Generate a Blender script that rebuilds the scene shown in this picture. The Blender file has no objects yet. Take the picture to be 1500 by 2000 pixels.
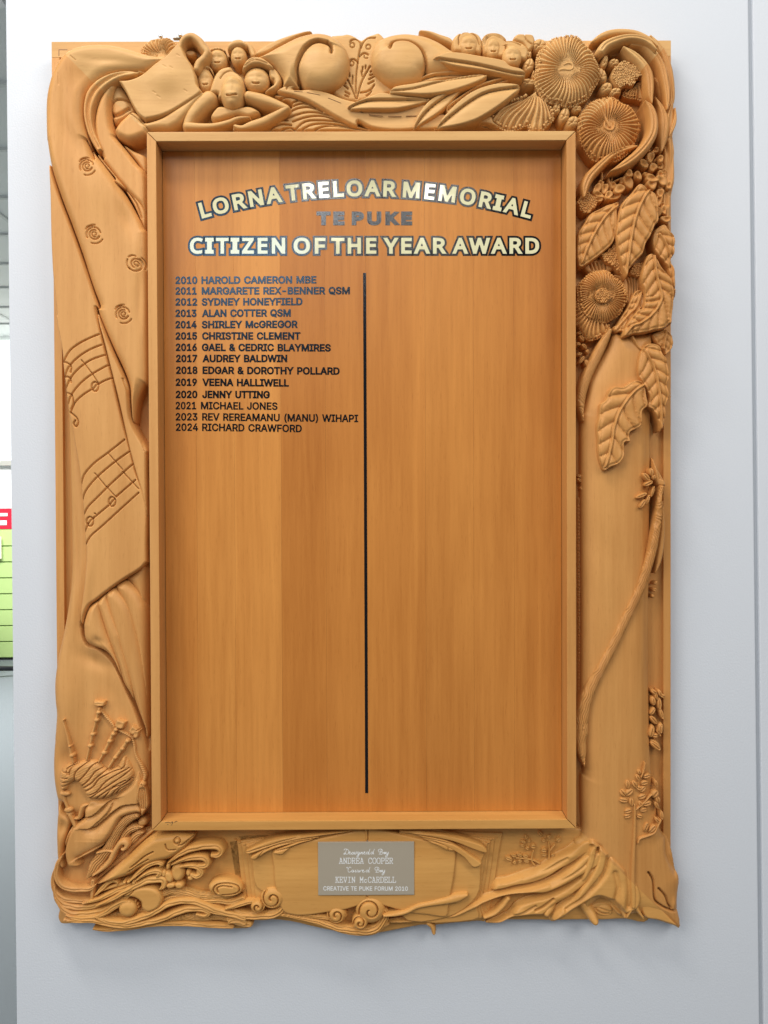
import bpy, math, random
import numpy as np
from mathutils import Matrix, Vector
random.seed(4); np.random.seed(4)
C = bpy.context.scene.collection
sc = bpy.context.scene
S = 0.0007                                   # metres per unit of carving

# ---------------------------------------------------------------- camera
CAM_D = 1578*S
cam = bpy.data.cameras.new('camera'); cam.sensor_fit = 'VERTICAL'; cam.sensor_height = 24; cam.lens = 18
cam.clip_start = .01; cam.clip_end = 60
camo = bpy.data.objects.new('camera', cam); C.objects.link(camo)
camo.matrix_world = Matrix.Translation((0, -CAM_D, 0)) @ Matrix.Rotation(math.radians(90), 4, 'X') @ Matrix.Rotation(math.radians(-.62), 4, 'Z')
sc.camera = camo
# ---------------------------------------------------------------- light of the room, with added fill lamps
w = bpy.data.worlds.new('World'); sc.world = w; w.use_nodes = True
w.node_tree.nodes['Background'].inputs[0].default_value = (.97, .98, 1.0, 1)
w.node_tree.nodes['Background'].inputs[1].default_value = .165
def lamp(name, loc, target, sx, sy, watts, col):
    l = bpy.data.lights.new(name, 'AREA'); l.shape = 'RECTANGLE'; l.size = sx; l.size_y = sy; l.energy = watts; l.color = col
    o = bpy.data.objects.new(name, l); C.objects.link(o); o.location = loc
    o.rotation_euler = (Vector(target)-Vector(loc)).to_track_quat('-Z', 'Y').to_euler()
    return o
KEY = lamp('ceiling_and_fill_lamp', (-.50, -.92, 1.92), (-.1, 0, -.3), 1.2, .15, 22, (1.0, .965, .91))
B1 = lamp('ceiling_and_fill_lamp', (-.27, -2.9, 1.52), (-.27, -2.9, 0), .15, .95, 13, (1.0, .98, .95))
B2 = lamp('ceiling_and_fill_lamp', (.27, -2.9, 1.52), (.27, -2.9, 0), .09, .95, 9, (1.0, .98, .95))
WN = lamp('window_and_fill_light', (-.80, -3.4, 1.36), (-.3, 0, .3), .85, .38, 8, (.36, .66, 1.0))
LEFT_FILL = lamp('window_and_fill_light', (-2.6, -1.7, .5), (0, 0, 0), 1.4, 1.4, 14, (1.0, 1.0, 1.0))  # unseen fill lamp, added to bring light in from the left
T1 = lamp('ceiling_and_fill_lamp', (-1.9, -2.3, 1.88), (-.6, 0, -.2), 1.6, 1.3, 42, (1.0, .975, .93))  # added fill, left of a pair that evens the overhead light
T2 = lamp('ceiling_and_fill_lamp', (1.9, -2.3, 1.88), (.6, 0, -.2), 1.6, 1.3, 40, (1.0, .975, .93))  # right-hand partner of the pair, likewise an added fill
BK = lamp('ceiling_and_fill_lamp', (-3.2, 4.2, 1.8), (-3.2, 4.2, 0), 2.4, 2.4, 340, (1.0, 1.0, .97))  # unseen lamp added over the back room to brighten it
sc.view_settings.view_transform = 'Standard'; sc.view_settings.look = 'None'
sc.view_settings.exposure = .07; sc.view_settings.gamma = 1; sc.view_settings.use_curve_mapping = False
sc.cycles.max_bounces = 6; sc.cycles.use_denoising = True

# ---------------------------------------------------------------- helpers
def tag(o, label=None, cat=None, group=None, kind=None):
    for k, v in (('label', label), ('category', cat), ('group', group), ('kind', kind)):
        if v: o[k] = v
    return o
def link(name, verts, faces, mats, parent=None, smooth=True, midx=None):
    me = bpy.data.meshes.new(name)
    me.from_pydata(verts if isinstance(verts, list) else verts.tolist(), [], faces if isinstance(faces, list) else faces.tolist())
    for m in (mats if isinstance(mats, (list, tuple)) else [mats]): me.materials.append(m)
    if smooth is True: me.polygons.foreach_set('use_smooth', np.ones(len(me.polygons), bool))
    elif smooth is not False: me.polygons.foreach_set('use_smooth', np.asarray(smooth, bool))
    if midx is not None: me.polygons.foreach_set('material_index', np.asarray(midx, np.int32))
    o = bpy.data.objects.new(name, me); C.objects.link(o)
    if parent is not None: o.parent = parent
    me.update(); return o

# ---------------------------------------------------------------- materials
def nodes(name):
    m = bpy.data.materials.new(name); m.use_nodes = True
    return m, m.node_tree.nodes, m.node_tree.links, m.node_tree.nodes['Principled BSDF']
def wood(name, dark, light, horiz, rough=.47, streak=1.0, bump=.25, tint=False, tool=0):
    m, n, l, b = nodes(name)
    tc = n.new('ShaderNodeTexCoord'); mp = n.new('ShaderNodeMapping')
    mp.inputs['Scale'].default_value = (3, 60, 60) if horiz else (60, 60, 3)
    l.new(tc.outputs['Object'], mp.inputs[0])
    def noise(sc_, det, dist, vec):
        t = n.new('ShaderNodeTexNoise'); t.inputs['Scale'].default_value = sc_; t.inputs['Detail'].default_value = det
        t.inputs['Distortion'].default_value = dist; l.new(vec, t.inputs['Vector']); return t.outputs['Fac']
    fine = noise(3.2, 6, .3, mp.outputs[0]); wide = noise(.32, 3, .8, mp.outputs[0]); blot = noise(5, 3, 0, tc.outputs['Object'])
    def math_(op, a, b_):
        t = n.new('ShaderNodeMath'); t.operation = op
        for i, v in enumerate((a, b_)):
            if isinstance(v, (int, float)): t.inputs[i].default_value = v
            else: l.new(v, t.inputs[i])
        return t.outputs[0]
    s = math_('ADD', math_('MULTIPLY', fine, .40*streak), math_('MULTIPLY', wide, .75*streak))
    s = math_('ADD', s, math_('MULTIPLY', blot, .25))
    r = n.new('ShaderNodeMapRange'); l.new(s, r.inputs[0])
    c = .575*streak+.125
    r.inputs[1].default_value = c-.24; r.inputs[2].default_value = c+.24
    mx = n.new('ShaderNodeMix'); mx.data_type = 'RGBA'
    l.new(r.outputs[0], mx.inputs[0]); mx.inputs[6].default_value = (*dark, 1); mx.inputs[7].default_value = (*light, 1)
    col = mx.outputs[2]
    # small dark pores and ticks along the grain
    mp2 = n.new('ShaderNodeMapping'); mp2.inputs['Scale'].default_value = (70, 700, 700) if horiz else (700, 700, 70)
    l.new(tc.outputs['Object'], mp2.inputs[0]); pore = noise(1, 2, 0, mp2.outputs[0])
    pr = n.new('ShaderNodeMapRange'); l.new(pore, pr.inputs[0]); pr.inputs[1].default_value = .60; pr.inputs[2].default_value = .78
    pr.inputs[3].default_value = 0; pr.inputs[4].default_value = .22
    mk = n.new('ShaderNodeMix'); mk.data_type = 'RGBA'; mk.blend_type = 'MULTIPLY'
    l.new(pr.outputs[0], mk.inputs[0]); l.new(col, mk.inputs[6]); mk.inputs[7].default_value = (.45, .30, .2, 1); col = mk.outputs[2]
    if tint:
        at = n.new('ShaderNodeAttribute'); at.attribute_type = 'OBJECT'; at.attribute_name = 'tint'
        mt = n.new('ShaderNodeMix'); mt.data_type = 'RGBA'; mt.blend_type = 'MULTIPLY'; mt.inputs[0].default_value = 1
        l.new(col, mt.inputs[6]); l.new(at.outputs['Color'], mt.inputs[7]); col = mt.outputs[2]
    l.new(col, b.inputs['Base Color'])
    rr = n.new('ShaderNodeMapRange'); l.new(blot, rr.inputs[0]); rr.inputs[3].default_value = rough-.06; rr.inputs[4].default_value = rough+.08
    l.new(rr.outputs[0], b.inputs['Roughness']); b.inputs['Specular IOR Level'].default_value = .27
    bp = n.new('ShaderNodeBump'); bp.inputs['Strength'].default_value = bump; bp.inputs['Distance'].default_value = .0006
    hgt = math_('ADD', fine, math_('MULTIPLY', pore, .4))
    if tool:                                                         # the gouge's soft facets
        tn = noise(85, 2, .4, tc.outputs['Object']); hgt = math_('ADD', hgt, math_('MULTIPLY', tn, 2.6*tool))
    l.new(hgt, bp.inputs['Height']); l.new(bp.outputs[0], b.inputs['Normal'])
    return m
def plain(name, col, rough=.5, metal=0, bump=0, bscale=300, var=0, emit=0, spec=.5):
    m, n, l, b = nodes(name)
    b.inputs['Base Color'].default_value = (*col, 1); b.inputs['Roughness'].default_value = rough; b.inputs['Metallic'].default_value = metal
    b.inputs['Specular IOR Level'].default_value = spec
    if emit: b.inputs['Emission Color'].default_value = (*col, 1); b.inputs['Emission Strength'].default_value = emit
    if bump or var:
        tc = n.new('ShaderNodeTexCoord'); t = n.new('ShaderNodeTexNoise'); t.inputs['Scale'].default_value = bscale; t.inputs['Detail'].default_value = 4
        l.new(tc.outputs['Object'], t.inputs['Vector'])
        if bump:
            bp = n.new('ShaderNodeBump'); bp.inputs['Strength'].default_value = bump; bp.inputs['Distance'].default_value = .0005
            l.new(t.outputs['Fac'], bp.inputs['Height']); l.new(bp.outputs[0], b.inputs['Normal'])
        if var:
            r = n.new('ShaderNodeMix'); r.data_type = 'RGBA'; l.new(t.outputs['Fac'], r.inputs[0])
            r.inputs[6].default_value = (*[c*(1-var) for c in col], 1); r.inputs[7].default_value = (*[min(1, c*(1+var)) for c in col], 1)
            l.new(r.outputs[2], b.inputs['Base Color'])
    return m
W_TOP = wood('top_rail_wood', (.55, .288, .096), (.72, .425, .158), True, tool=.5)
W_LEFT = wood('left_stile_wood', (.55, .250, .070), (.71, .362, .118), False, tool=.5)
W_RIGHT = wood('right_stile_wood', (.49, .208, .052), (.65, .314, .092), False, tool=.5)
W_BOT = wood('bottom_rail_wood', (.57, .268, .066), (.74, .386, .110), True, tool=.5)
W_PANEL = wood('panel_wood', (.44, .155, .028), (.63, .255, .054), False, rough=.34, streak=1.0, bump=.08, tint=True)
RAILM = [W_TOP, W_LEFT, W_RIGHT, W_BOT]
VINYL = plain('black_gloss_vinyl', (.003, .003, .004), spec=.30, rough=.17, bump=.12, bscale=1700)
def coated(m):
    b = m.node_tree.nodes['Principled BSDF']; b.inputs['Coat Weight'].default_value = .5; b.inputs['Coat Roughness'].default_value = .05
    m.node_tree.links.new(m.node_tree.nodes['Bump'].outputs[0], b.inputs['Coat Normal']); return m
coated(VINYL)
CREAM = plain('cream_vinyl', (.72, .68, .42), rough=.05, bump=.03, bscale=1700)
STEEL = plain('brushed_steel', (.52, .44, .33), rough=.33, metal=.3, bump=.15, bscale=600)
ENGR = plain('engraved_bright_steel', (.82, .82, .80), rough=.5, metal=.1)
CHROME = plain('chrome', (.75, .75, .75), rough=.12, metal=1)

# ---------------------------------------------------------------- the board's own frame of reference
ROOT_M = Matrix.Translation((-40.9*S, 0, 59.2*S)) @ Matrix.Translation((0, -8*S, 0)) @ Matrix.Rotation(math.radians(.663), 4, 'X') @ Matrix.Rotation(math.radians(.163), 4, 'Z') @ Matrix.Rotation(math.radians(.398), 4, 'Y')
board = bpy.data.objects.new('honours_board', None); C.objects.link(board); board.matrix_world = ROOT_M
tag(board, 'large carved wooden honours board with cream lettering and small silver plaque on the pale wall', 'honours board')
_cm = np.array(camo.matrix_world); _ri = np.linalg.inv(np.array(ROOT_M))
_o = (_ri @ np.append(_cm[:3, 3], 1))[:3]
def P(px, py, h):
    """local x, z (metres) on the board's plane of height h seen at photograph pixel px, py"""
    px = np.asarray(px, float); py = np.asarray(py, float)
    d = np.stack([(px-750)/1500, -(py-1000)/1500, -np.ones_like(px)], -1) @ _cm[:3, :3].T @ _ri[:3, :3].T
    t = (-h*S - _o[1])/d[..., 1]
    return _o[0]+t*d[..., 0], _o[2]+t*d[..., 2]

# photograph regions the shapes were measured in
def reg(x0, y0, k):
    return lambda *a: np.array(a, float).reshape(-1, 2)/k + (x0, y0)
rA, rB, rC, rD = reg(80, 40, 3.75), reg(340, 40, 3.75), reg(700, 40, 3.75), reg(940, 40, 3.75)
rE, rF, rG, rH = reg(1090, 240, 5), reg(1090, 600, 5), reg(1090, 960, 4), reg(1090, 1400, 4.546)
rI, rJ, rK, rL = reg(80, 260, 5), reg(80, 600, 4), reg(80, 1060, 5), reg(80, 1340, 5.554)
rM, rN, rO, rZ = reg(80, 1600, 3.75), reg(400, 1580, 3.261), reg(780, 1580, 2.632), reg(660, 60, 12.5)
rQ, rX, rY = reg(1180, 60, 9.375), reg(1120, 330, 7.143), reg(1120, 500, 7.143)
rU, rV = reg(90, 1620, 7.5), reg(0, 0, 1)
def J_(*a): return np.concatenate(a)

def smooth(p, closed=True, n=4, r=None):
    p = np.asarray(p, float)
    if r is not None: p = np.column_stack([p, r])
    if n <= 1: return p
    N = len(p); out = []
    idx = range(N) if closed else range(N-1)
    g = (lambda i: p[i % N]) if closed else (lambda i: p[min(max(i, 0), N-1)])
    for i in idx:
        a, b, c, d = g(i-1), g(i), g(i+1), g(i+2)
        for k in range(n):
            t = k/n
            out.append(.5*((2*b)+(c-a)*t+(2*a-5*b+4*c-d)*t*t+(3*b-a-3*c+d)*t**3))
    if not closed: out.append(p[-1])
    return np.array(out)

def seg_near(X, Y, A, B):
    """for points X,Y: distance, segment index and parameter of the nearest of the segments A-B"""
    best = np.full(X.shape, 1e9); bi = np.zeros(X.shape, int); bt = np.zeros(X.shape); 
    for i in range(len(A)):
        d = B[i]-A[i]; L = d@d+1e-12
        t = np.clip(((X-A[i, 0])*d[0]+(Y-A[i, 1])*d[1])/L, 0, 1)
        q = (X-A[i, 0]-t*d[0])**2+(Y-A[i, 1]-t*d[1])**2
        m = q < best
        best[m] = q[m]; bi[m] = i; bt[m] = t[m]
    return np.sqrt(best), bi, bt
class Poly:
    def __init__(s, pts, n=4): s.p = smooth(pts, True, n)
    def box(s): return s.p.min(0), s.p.max(0)
    def sd(s, X, Y):
        A = s.p; B = np.roll(A, -1, 0)
        d, i, t = seg_near(X, Y, A, B)
        ins = np.zeros(X.shape, bool)
        for a, b in zip(A, B):
            if a[1] == b[1]: continue
            c = ((a[1] > Y) != (b[1] > Y)) & (X < (b[0]-a[0])*(Y-a[1])/(b[1]-a[1])+a[0])
            ins ^= c
        nx = A[i, 0]+t*(B[i, 0]-A[i, 0]); ny = A[i, 1]+t*(B[i, 1]-A[i, 1])
        return np.where(ins, d, -d), nx, ny
class Stroke:
    """a band of varying half-width along a path"""
    def __init__(s, pts, r, n=4):
        r = np.asarray(r, float); r = np.full(len(pts), float(r)) if r.ndim == 0 else np.interp(np.linspace(0, 1, len(pts)), np.linspace(0, 1, len(r)), r)
        q = smooth(pts, False, n, r); s.p = q[:, :2]; s.r = np.maximum(q[:, 2], .2)
        L = np.hypot(*np.diff(s.p, axis=0).T); s.c = np.concatenate([[0], np.cumsum(L)])
    def box(s): m = s.r.max(); return s.p.min(0)-m, s.p.max(0)+m
    def par(s, X, Y):
        A, B = s.p[:-1], s.p[1:]; d, i, t = seg_near(X, Y, A, B)
        e = B[i]-A[i]; side = np.sign(e[..., 0]*(Y-A[i, 1])-e[..., 1]*(X-A[i, 0]))
        return d, i, t, side, s.c[i]+t*(s.c[i+1]-s.c[i]), s.r[i]+t*(s.r[i+1]-s.r[i])
    def sd(s, X, Y):
        A, B = s.p[:-1], s.p[1:]; d, i, t, _, _, r = s.par(X, Y)
        cx = A[i, 0]+t*(B[i, 0]-A[i, 0]); cy = A[i, 1]+t*(B[i, 1]-A[i, 1])
        k = r/np.maximum(d, 1e-6)
        return r-d, cx+(X-cx)*k, cy+(Y-cy)*k
class Oval:
    def __init__(s, x, y, a, b, ang=0):
        t = np.linspace(0, 2*math.pi, 28, endpoint=False); c, q = math.cos(ang), math.sin(ang)
        s.p = np.stack([x+a*np.cos(t)*c-b*np.sin(t)*q, y+a*np.cos(t)*q+b*np.sin(t)*c], -1)
    box = Poly.box; sd = Poly.sd

def line_d(pts, X, Y, n=3):
    p = smooth(pts, False, n) if len(pts) > 2 else np.asarray(pts, float)
    d, i, t = seg_near(X, Y, p[:-1], p[1:])
    e = p[i+1]-p[i]; side = np.sign(e[..., 0]*(Y-p[i, 1])-e[..., 1]*(X-p[i, 0]))
    return d, side
def groove(pts, w=1.6, depth=3.0, n=3):
    def f(X, Y, D):
        m = (X > pts[:, 0].min()-4*w) & (X < pts[:, 0].max()+4*w) & (Y > pts[:, 1].min()-4*w) & (Y < pts[:, 1].max()+4*w)
        out = np.zeros(X.shape)
        if m.any():
            d, _ = line_d(pts, X[m], Y[m], n); out[m] = -depth*2.4*np.exp(-(d/w)**2)
        return out
    return f
def step(pts, depth=5.0, w=14, side=1, n=3):
    """an overlap: the surface on one side of the line drops away and comes back over w"""
    def f(X, Y, D):
        m = (X > pts[:, 0].min()-3*w) & (X < pts[:, 0].max()+3*w) & (Y > pts[:, 1].min()-3*w) & (Y < pts[:, 1].max()+3*w)
        out = np.zeros(X.shape)
        if m.any():
            d, s = line_d(pts, X[m], Y[m], n)
            out[m] = np.where(s*side > 0, -depth*1.8*np.exp(-d/w), 0)
        return out
    return f
def bump(x, y, a, b, amp, ang=0):
    def f(X, Y, D):
        c, q = math.cos(ang), math.sin(ang); u = (X-x)*c+(Y-y)*q; v = -(X-x)*q+(Y-y)*c
        return amp*np.exp(-(u/a)**2-(v/b)**2)
    return f
def dent(poly, depth, R):
    sh = Poly(poly)
    def f(X, Y, D):
        (a, b), (c, d) = sh.box(); m = (X > a) & (X < c) & (Y > b) & (Y < d); o = np.zeros(X.shape)
        if m.any(): o[m] = -depth*np.clip(sh.sd(X[m], Y[m])[0]/R, 0, 1)
        return o
    return f
def tilt(gx, gy, x0, y0): return lambda X, Y, D: gx*(X-x0)+gy*(Y-y0)
def rough_(amp=.5, f=.25):
    k = np.random.rand(6, 3)
    def fn(X, Y, D):
        o = 0
        for a, b, c in k: o = o+np.sin(X*f*(a*2-1)*2+Y*f*(b*2-1)*2+c*6.28)
        return amp*o/3
    return fn
def rail_of(x, y):
    """which timber of the mitred frame a point belongs to: 0 top, 1 left, 2 right, 3 bottom"""
    def above(ax, ay, bx, by): return (bx-ax)*(y-ay)-(by-ay)*(x-ax) < 0
    tl = above(100, 82, 305, 277); tr = above(1106, 274, 1312, 80)
    bl = above(145, 1790, 315, 1602); br = above(1108, 1600, 1330, 1815)
    out = np.full(np.shape(x), 0)
    left = (~tl) & bl & (x < 700); right = (~tr) & br & (x > 700)
    bot = np.where(x < 700, ~bl, ~br)
    out = np.where(left, 1, out); out = np.where(right, 2, out); out = np.where(bot & (y > 900), 3, out)
    return out

def mesh_field(shape, st, hfun, hb, hc, name, mats, parent, wall=True, smooth_top=True):
    (x0, y0), (x1, y1) = shape.box()
    x0 -= st*.5; y0 -= st*.5
    nx, ny = int((x1-x0)/st)+3, int((y1-y0)/st)+3
    X, Y = np.meshgrid(x0+np.arange(nx)*st, y0+np.arange(ny)*st)
    sd, qx, qy = shape.sd(X, Y)
    ins = sd > 0
    cell = ins[:-1, :-1] | ins[1:, :-1] | ins[:-1, 1:] | ins[1:, 1:]
    far = sd < -2.5*st
    cell &= ~(far[:-1, :-1] | far[1:, :-1] | far[:-1, 1:] | far[1:, 1:])
    if not cell.any(): return None
    X = np.where(ins, X, qx); Y = np.where(ins, Y, qy); D = np.maximum(sd, 0)
    H = hfun(X, Y, D)
    ids = np.full(X.shape, -1); used = np.zeros(X.shape, bool)
    used[:-1, :-1] |= cell; used[1:, :-1] |= cell; used[:-1, 1:] |= cell; used[1:, 1:] |= cell
    ids[used] = np.arange(used.sum())
    px, py, h = X[used], Y[used], H[used]
    u, v = P(px, py, hc)
    V = np.stack([u, -h*S, v], -1)
    j, i = np.nonzero(cell)
    F = np.stack([ids[j, i], ids[j+1, i], ids[j+1, i+1], ids[j, i+1]], -1)
    nt = len(F); smf = np.full(nt, smooth_top)
    fx = px[F].mean(1); fy = py[F].mean(1)
    if wall:
        E = np.concatenate([F[:, [0, 1]], F[:, [1, 2]], F[:, [2, 3]], F[:, [3, 0]]])
        key = np.sort(E, 1); k = key[:, 0].astype(np.int64)*len(V)+key[:, 1]
        un, inv, cnt = np.unique(k, return_inverse=True, return_counts=True)
        BE = E[cnt[inv] == 1]
        bv = np.unique(BE); n0 = len(V)
        mp = np.full(n0, -1); mp[bv] = np.arange(len(bv))
        top = V[bv]; low = top.copy(); low[:, 1] = -np.minimum(hb, h[bv]-.05)*S
        V = np.concatenate([V, top, low]); a = n0+mp[BE[:, 0]]; b = n0+mp[BE[:, 1]]; k2 = len(bv)
        WF = np.stack([b, a, a+k2, b+k2], -1)
        F = np.concatenate([F, WF]); smf = np.concatenate([smf, np.full(len(WF), True)])
        fx = np.concatenate([fx, px[BE].mean(1)]); fy = np.concatenate([fy, py[BE].mean(1)])
    if mats == 'rail':
        r = rail_of(fx, fy); us = np.unique(r); mm = [RAILM[q] for q in us]; mi = np.searchsorted(us, r)
    else: mm, mi = mats, None
    return link(name, V, F, mm, parent, smf, mi)

def prof(x, kind):
    x = np.clip(x, 0, 1)
    if kind == 'round': return np.sqrt(1-(1-x)**2)
    if kind == 'soft': return x*x*(3-2*x)
    if kind == 'tube': return np.sqrt(1-(1-x)**2)
    return x
GROUND = 15
def carve(name, shape, h0, H, R, *ex, kind='round', st=1.7, hb=GROUND-1, mats='rail', parent=None, hc=None):
    if not hasattr(shape, 'sd'): shape = Poly(shape)
    hc = h0+H*.8 if hc is None else hc
    if R is not None and R < 20: R = R*.74
    if st > 1: st = max(1.0, st*.86)
    if isinstance(shape, Stroke) and R is None:
        def hf(X, Y, D):
            d, i, t, s, c, r = shape.par(X, Y)
            h = h0+H*np.clip(1-(d/np.maximum(r, .3))**2.7, 0, 1)**.62
            for e in ex: h = h+(e(X, Y, D) if not getattr(e, 'st', 0) else e(X, Y, D, d, s, c, r))
            return np.maximum(h, hb)
    else:
        def hf(X, Y, D):
            h = h0+H*prof(D/R, kind)
            for e in ex: h = h+e(X, Y, D)
            return np.maximum(h, hb)
    return mesh_field(shape, st, hf, hb, hc, name, mats, parent or board)
def along(n=4, depth=1.6, wob=.6):
    """fine grooves running along a stroke"""
    ph = np.random.rand(3)*6
    def f(X, Y, D, d, s, c, r):
        q = s*d/np.maximum(r, .5)+.12*wob*np.sin(c*.09+ph[0])+.06*wob*np.sin(c*.23+ph[1])
        return -1.5*depth*(.5+.5*np.cos(q*math.pi*n))**3
    f.st = 1; return f
def strand(name, pts, r, h0, H, *ex, **kw): return carve(name, Stroke(pts, r), h0, H, None, *ex, **kw)
def leaf(outline, mid, h0, H, veins=6, amp=4.0, slope=.9, **kw):
    """a carved leaf: raised midrib, pillowed between curved side veins, turned-up margin"""
    ms = Stroke(np.asarray(mid), 2.2)
    Lm = ms.c[-1]
    def f(X, Y, D):
        d, i, t, s, c, r = ms.par(X, Y)
        q = (c+slope*np.power(d, .85)*-1.0*0 - slope*d)/Lm*veins
        ph = q-np.floor(q)
        pil = np.abs(np.sin(math.pi*ph))**.55
        fade = np.clip(d/4, 0, 1)
        h = amp*(pil*1.15-.9)*fade*(.6+.4*np.clip(D/5, 0, 1))
        h = h+3.4*np.exp(-(d/1.7)**2)-2.2*np.exp(-((d-3.6)/1.4)**2)     # rib and the cut on each side of it
        h = h+2.6*np.exp(-((D-1.6)/1.5)**2)-2.0*np.exp(-((D-5)/2)**2)   # rolled margin
        return h
    return carve('leaf', outline, h0, H, 9, f, rough_(.5, .12), st=kw.pop('st', 1.4), **kw)
def ico(n=1):
    import bmesh
    b = bmesh.new(); bmesh.ops.create_icosphere(b, subdivisions=n, radius=1)
    v = np.array([x.co[:] for x in b.verts]); f = np.array([[q.index for q in x.verts] for x in b.faces]); b.free(); return v, f
ICO = ico(1); ICO2 = ico(2)
def beads(name, pts, rr, h, parent, jit=.25, flat=.8, hc=None):
    """little round stamens joined in one piece"""
    V, F = [], []; v0, f0 = ICO2 if np.mean(rr) > 2.3 else ICO
    pts = np.asarray(pts); rr = np.broadcast_to(rr, len(pts)); h = np.broadcast_to(h, len(pts))
    for k, (p, r, hh) in enumerate(zip(pts, rr, h)):
        r = r*(1+jit*(random.random()-.5)*2); u, v = P(p[0], p[1], hh if hc is None else hc)
        q = v0*r; V.append(np.stack([u+q[:, 0]*S, -(hh+q[:, 1]*flat)*S, v+q[:, 2]*S], -1)); F.append(f0+k*len(v0))
    o = link(name, np.concatenate(V), np.concatenate(F), RAILM[int(rail_of(*pts.mean(0)))], parent); o['kind'] = 'stuff'; return o
def scatter_in(shape, sp):
    (x0, y0), (x1, y1) = shape.box(); X, Y = np.meshgrid(np.arange(x0, x1, sp), np.arange(y0, y1, sp*.87))
    X = X+(np.arange(X.shape[0])[:, None] % 2)*sp/2+np.random.uniform(-.2, .2, X.shape)*sp; Y = Y+np.random.uniform(-.2, .2, X.shape)*sp
    s, _, _ = shape.sd(X, Y); m = s > sp*.3; return np.stack([X[m], Y[m]], -1)
def flower(cx, cy, a, b, h0, H, N=44, swirl=.006, depth=3.6, rim=2.6, outline=None, name='flower', dip=8, center=None, fan=None, rows=2, phase=0):
    t = np.linspace(0, 2*math.pi, 60, endpoint=False)
    if outline is None:
        wob = 1+.03*np.sin(3*t+phase)+.025*np.sin(5*t+1+phase)+.02*np.sin(9*t+phase)
        outline = np.stack([cx+a*wob*np.cos(t), cy+b*wob*np.sin(t)], -1); sh = Poly(outline, 1)
    else: sh = Poly(outline)
    irr = np.random.rand(4)*6
    def f(X, Y, D):
        x, y = (X-cx)/a, (Y-cy)/b; r = np.hypot(x, y); th = np.arctan2(y, x)+swirl*20*np.sin(r*2.2)+.05*np.sin(r*5+irr[0])
        g = (.5+.5*np.cos(N*th+2.2*np.sin(3*th+irr[1])+1.5*np.sin(5*th+irr[2])))
        lim = np.clip((r-.10)/.22, 0, 1)
        return -depth*1.9*g**1.5*lim*np.clip(D/3, .3, 1)-dip*np.exp(-(r/.42)**2)+1.5*np.sin(2*th+irr[3])*r+1.2*np.sin(5*th+irr[0])*r*r
    o = carve(name, sh, h0, H, min(a, b)*.5, f, rough_(.8, .08), st=1.25)
    e = sh.p; L = np.concatenate([[0], np.cumsum(np.hypot(*np.diff(np.vstack([e, e[:1]]), axis=0).T))])
    ee = np.vstack([e, e[:1]]); pts = []; hs = []
    for row in range(rows):
        m = int(L[-1]/(rim*2.1)); 
        for k in range(m):
            q = (k+.5*row+random.uniform(-.25, .25))/m*L[-1]; p = np.array([np.interp(q % L[-1], L, ee[:, 0]), np.interp(q % L[-1], L, ee[:, 1])])
            if fan is not None and np.hypot(*(p-(cx, cy))) < fan: continue
            ins = (1.0 if row == 0 else rim*2.0+random.uniform(0, 2)); hs.append(h0+H*(.16 if row == 0 else .48)); d = np.array([cx, cy])-p; p = p+d/np.hypot(*d)*ins
            if row and random.random() < .35: hs.pop(); continue
            pts.append(p)
    beads('bead_rim', pts, rim, hs, o, hc=h0+H*.8)
    if center:
        c = Oval(cx, cy, center, center)
        carve('flower_centre', c, h0+H-8, 8, center*.9, parent=o, hb=h0); beads('seed', scatter_in(c, 3.6), 2.1, h0+H+.5, o)
    return o
def blob(name, x, y, a, b, h0, H, ang=0, *ex, **kw): return carve(name, Oval(x, y, a, b, ang), h0, H, min(a, b)*.95, *ex, **kw)
def spiral(cx, cy, r0, turns, a0, sgn=1, k=.15, n=22):
    t = np.linspace(0, 1, n); rr = r0*(1-t*(1-k)); th = a0+sgn*2*math.pi*turns*t
    return np.stack([cx+rr*np.cos(th), cy+rr*np.sin(th)], -1)

# ================================================================ wall and the room seen past its edge
def prism(name, poly, a, b, mats, parent=None, bev=0, axis='h', world=False):
    """a prism over a polygon of (x, z) metres from height a to b in carving units (towards the viewer)"""
    import bmesh
    bm = bmesh.new(); lo = [bm.verts.new((x, -a*S, z)) for x, z in poly]; hi = [bm.verts.new((x, -b*S, z)) for x, z in poly]
    n = len(poly); bm.faces.new(lo[::-1]); bm.faces.new(hi)
    for i in range(n): bm.faces.new((lo[i], lo[(i+1) % n], hi[(i+1) % n], hi[i]))
    bmesh.ops.recalc_face_normals(bm, faces=bm.faces)
    if bev: bmesh.ops.bevel(bm, geom=[e for e in bm.edges], offset=bev, segments=2, profile=.6, affect='EDGES')
    me = bpy.data.meshes.new(name); bm.to_mesh(me); bm.free(); me.materials.append(mats)
    o = bpy.data.objects.new(name, me); C.objects.link(o)
    if parent is not None: o.parent = parent
    return o
def box(name, x0, x1, y0, y1, z0, z1, mat, parent=None, bev=0):
    o = prism(name, [(x0, z0), (x1, z0), (x1, z1), (x0, z1)], -y0/S, -y1/S, mat, parent, bev); return o
WALLM = plain('pale_wall_paint', (.66, .685, .725), rough=.6, bump=.6, bscale=380, var=.015)
xe, xj = -766*S, 760*S
o = box('wall', xe, xj, 0, .11, -1.5, 1.89, WALLM, bev=.0015); tag(o, kind='structure')
o = box('wall', xj+9*S, 1.9, 0, .11, -1.5, 1.89, WALLM, bev=.0015); tag(o, kind='structure')
o = box('wall_joint', xj-.001, xj+10*S, .004, .10, -1.5, 1.89, plain('joint_strip', (.44, .465, .50), rough=.6)); tag(o, kind='structure')
CARPET = plain('grey_carpet', (.155, .175, .19), rough=.95, bump=.6, bscale=900, var=.35)
o = box('floor', -9, 4, -3.5, 7.0, -1.6, -1.5, CARPET); tag(o, kind='structure')
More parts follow.
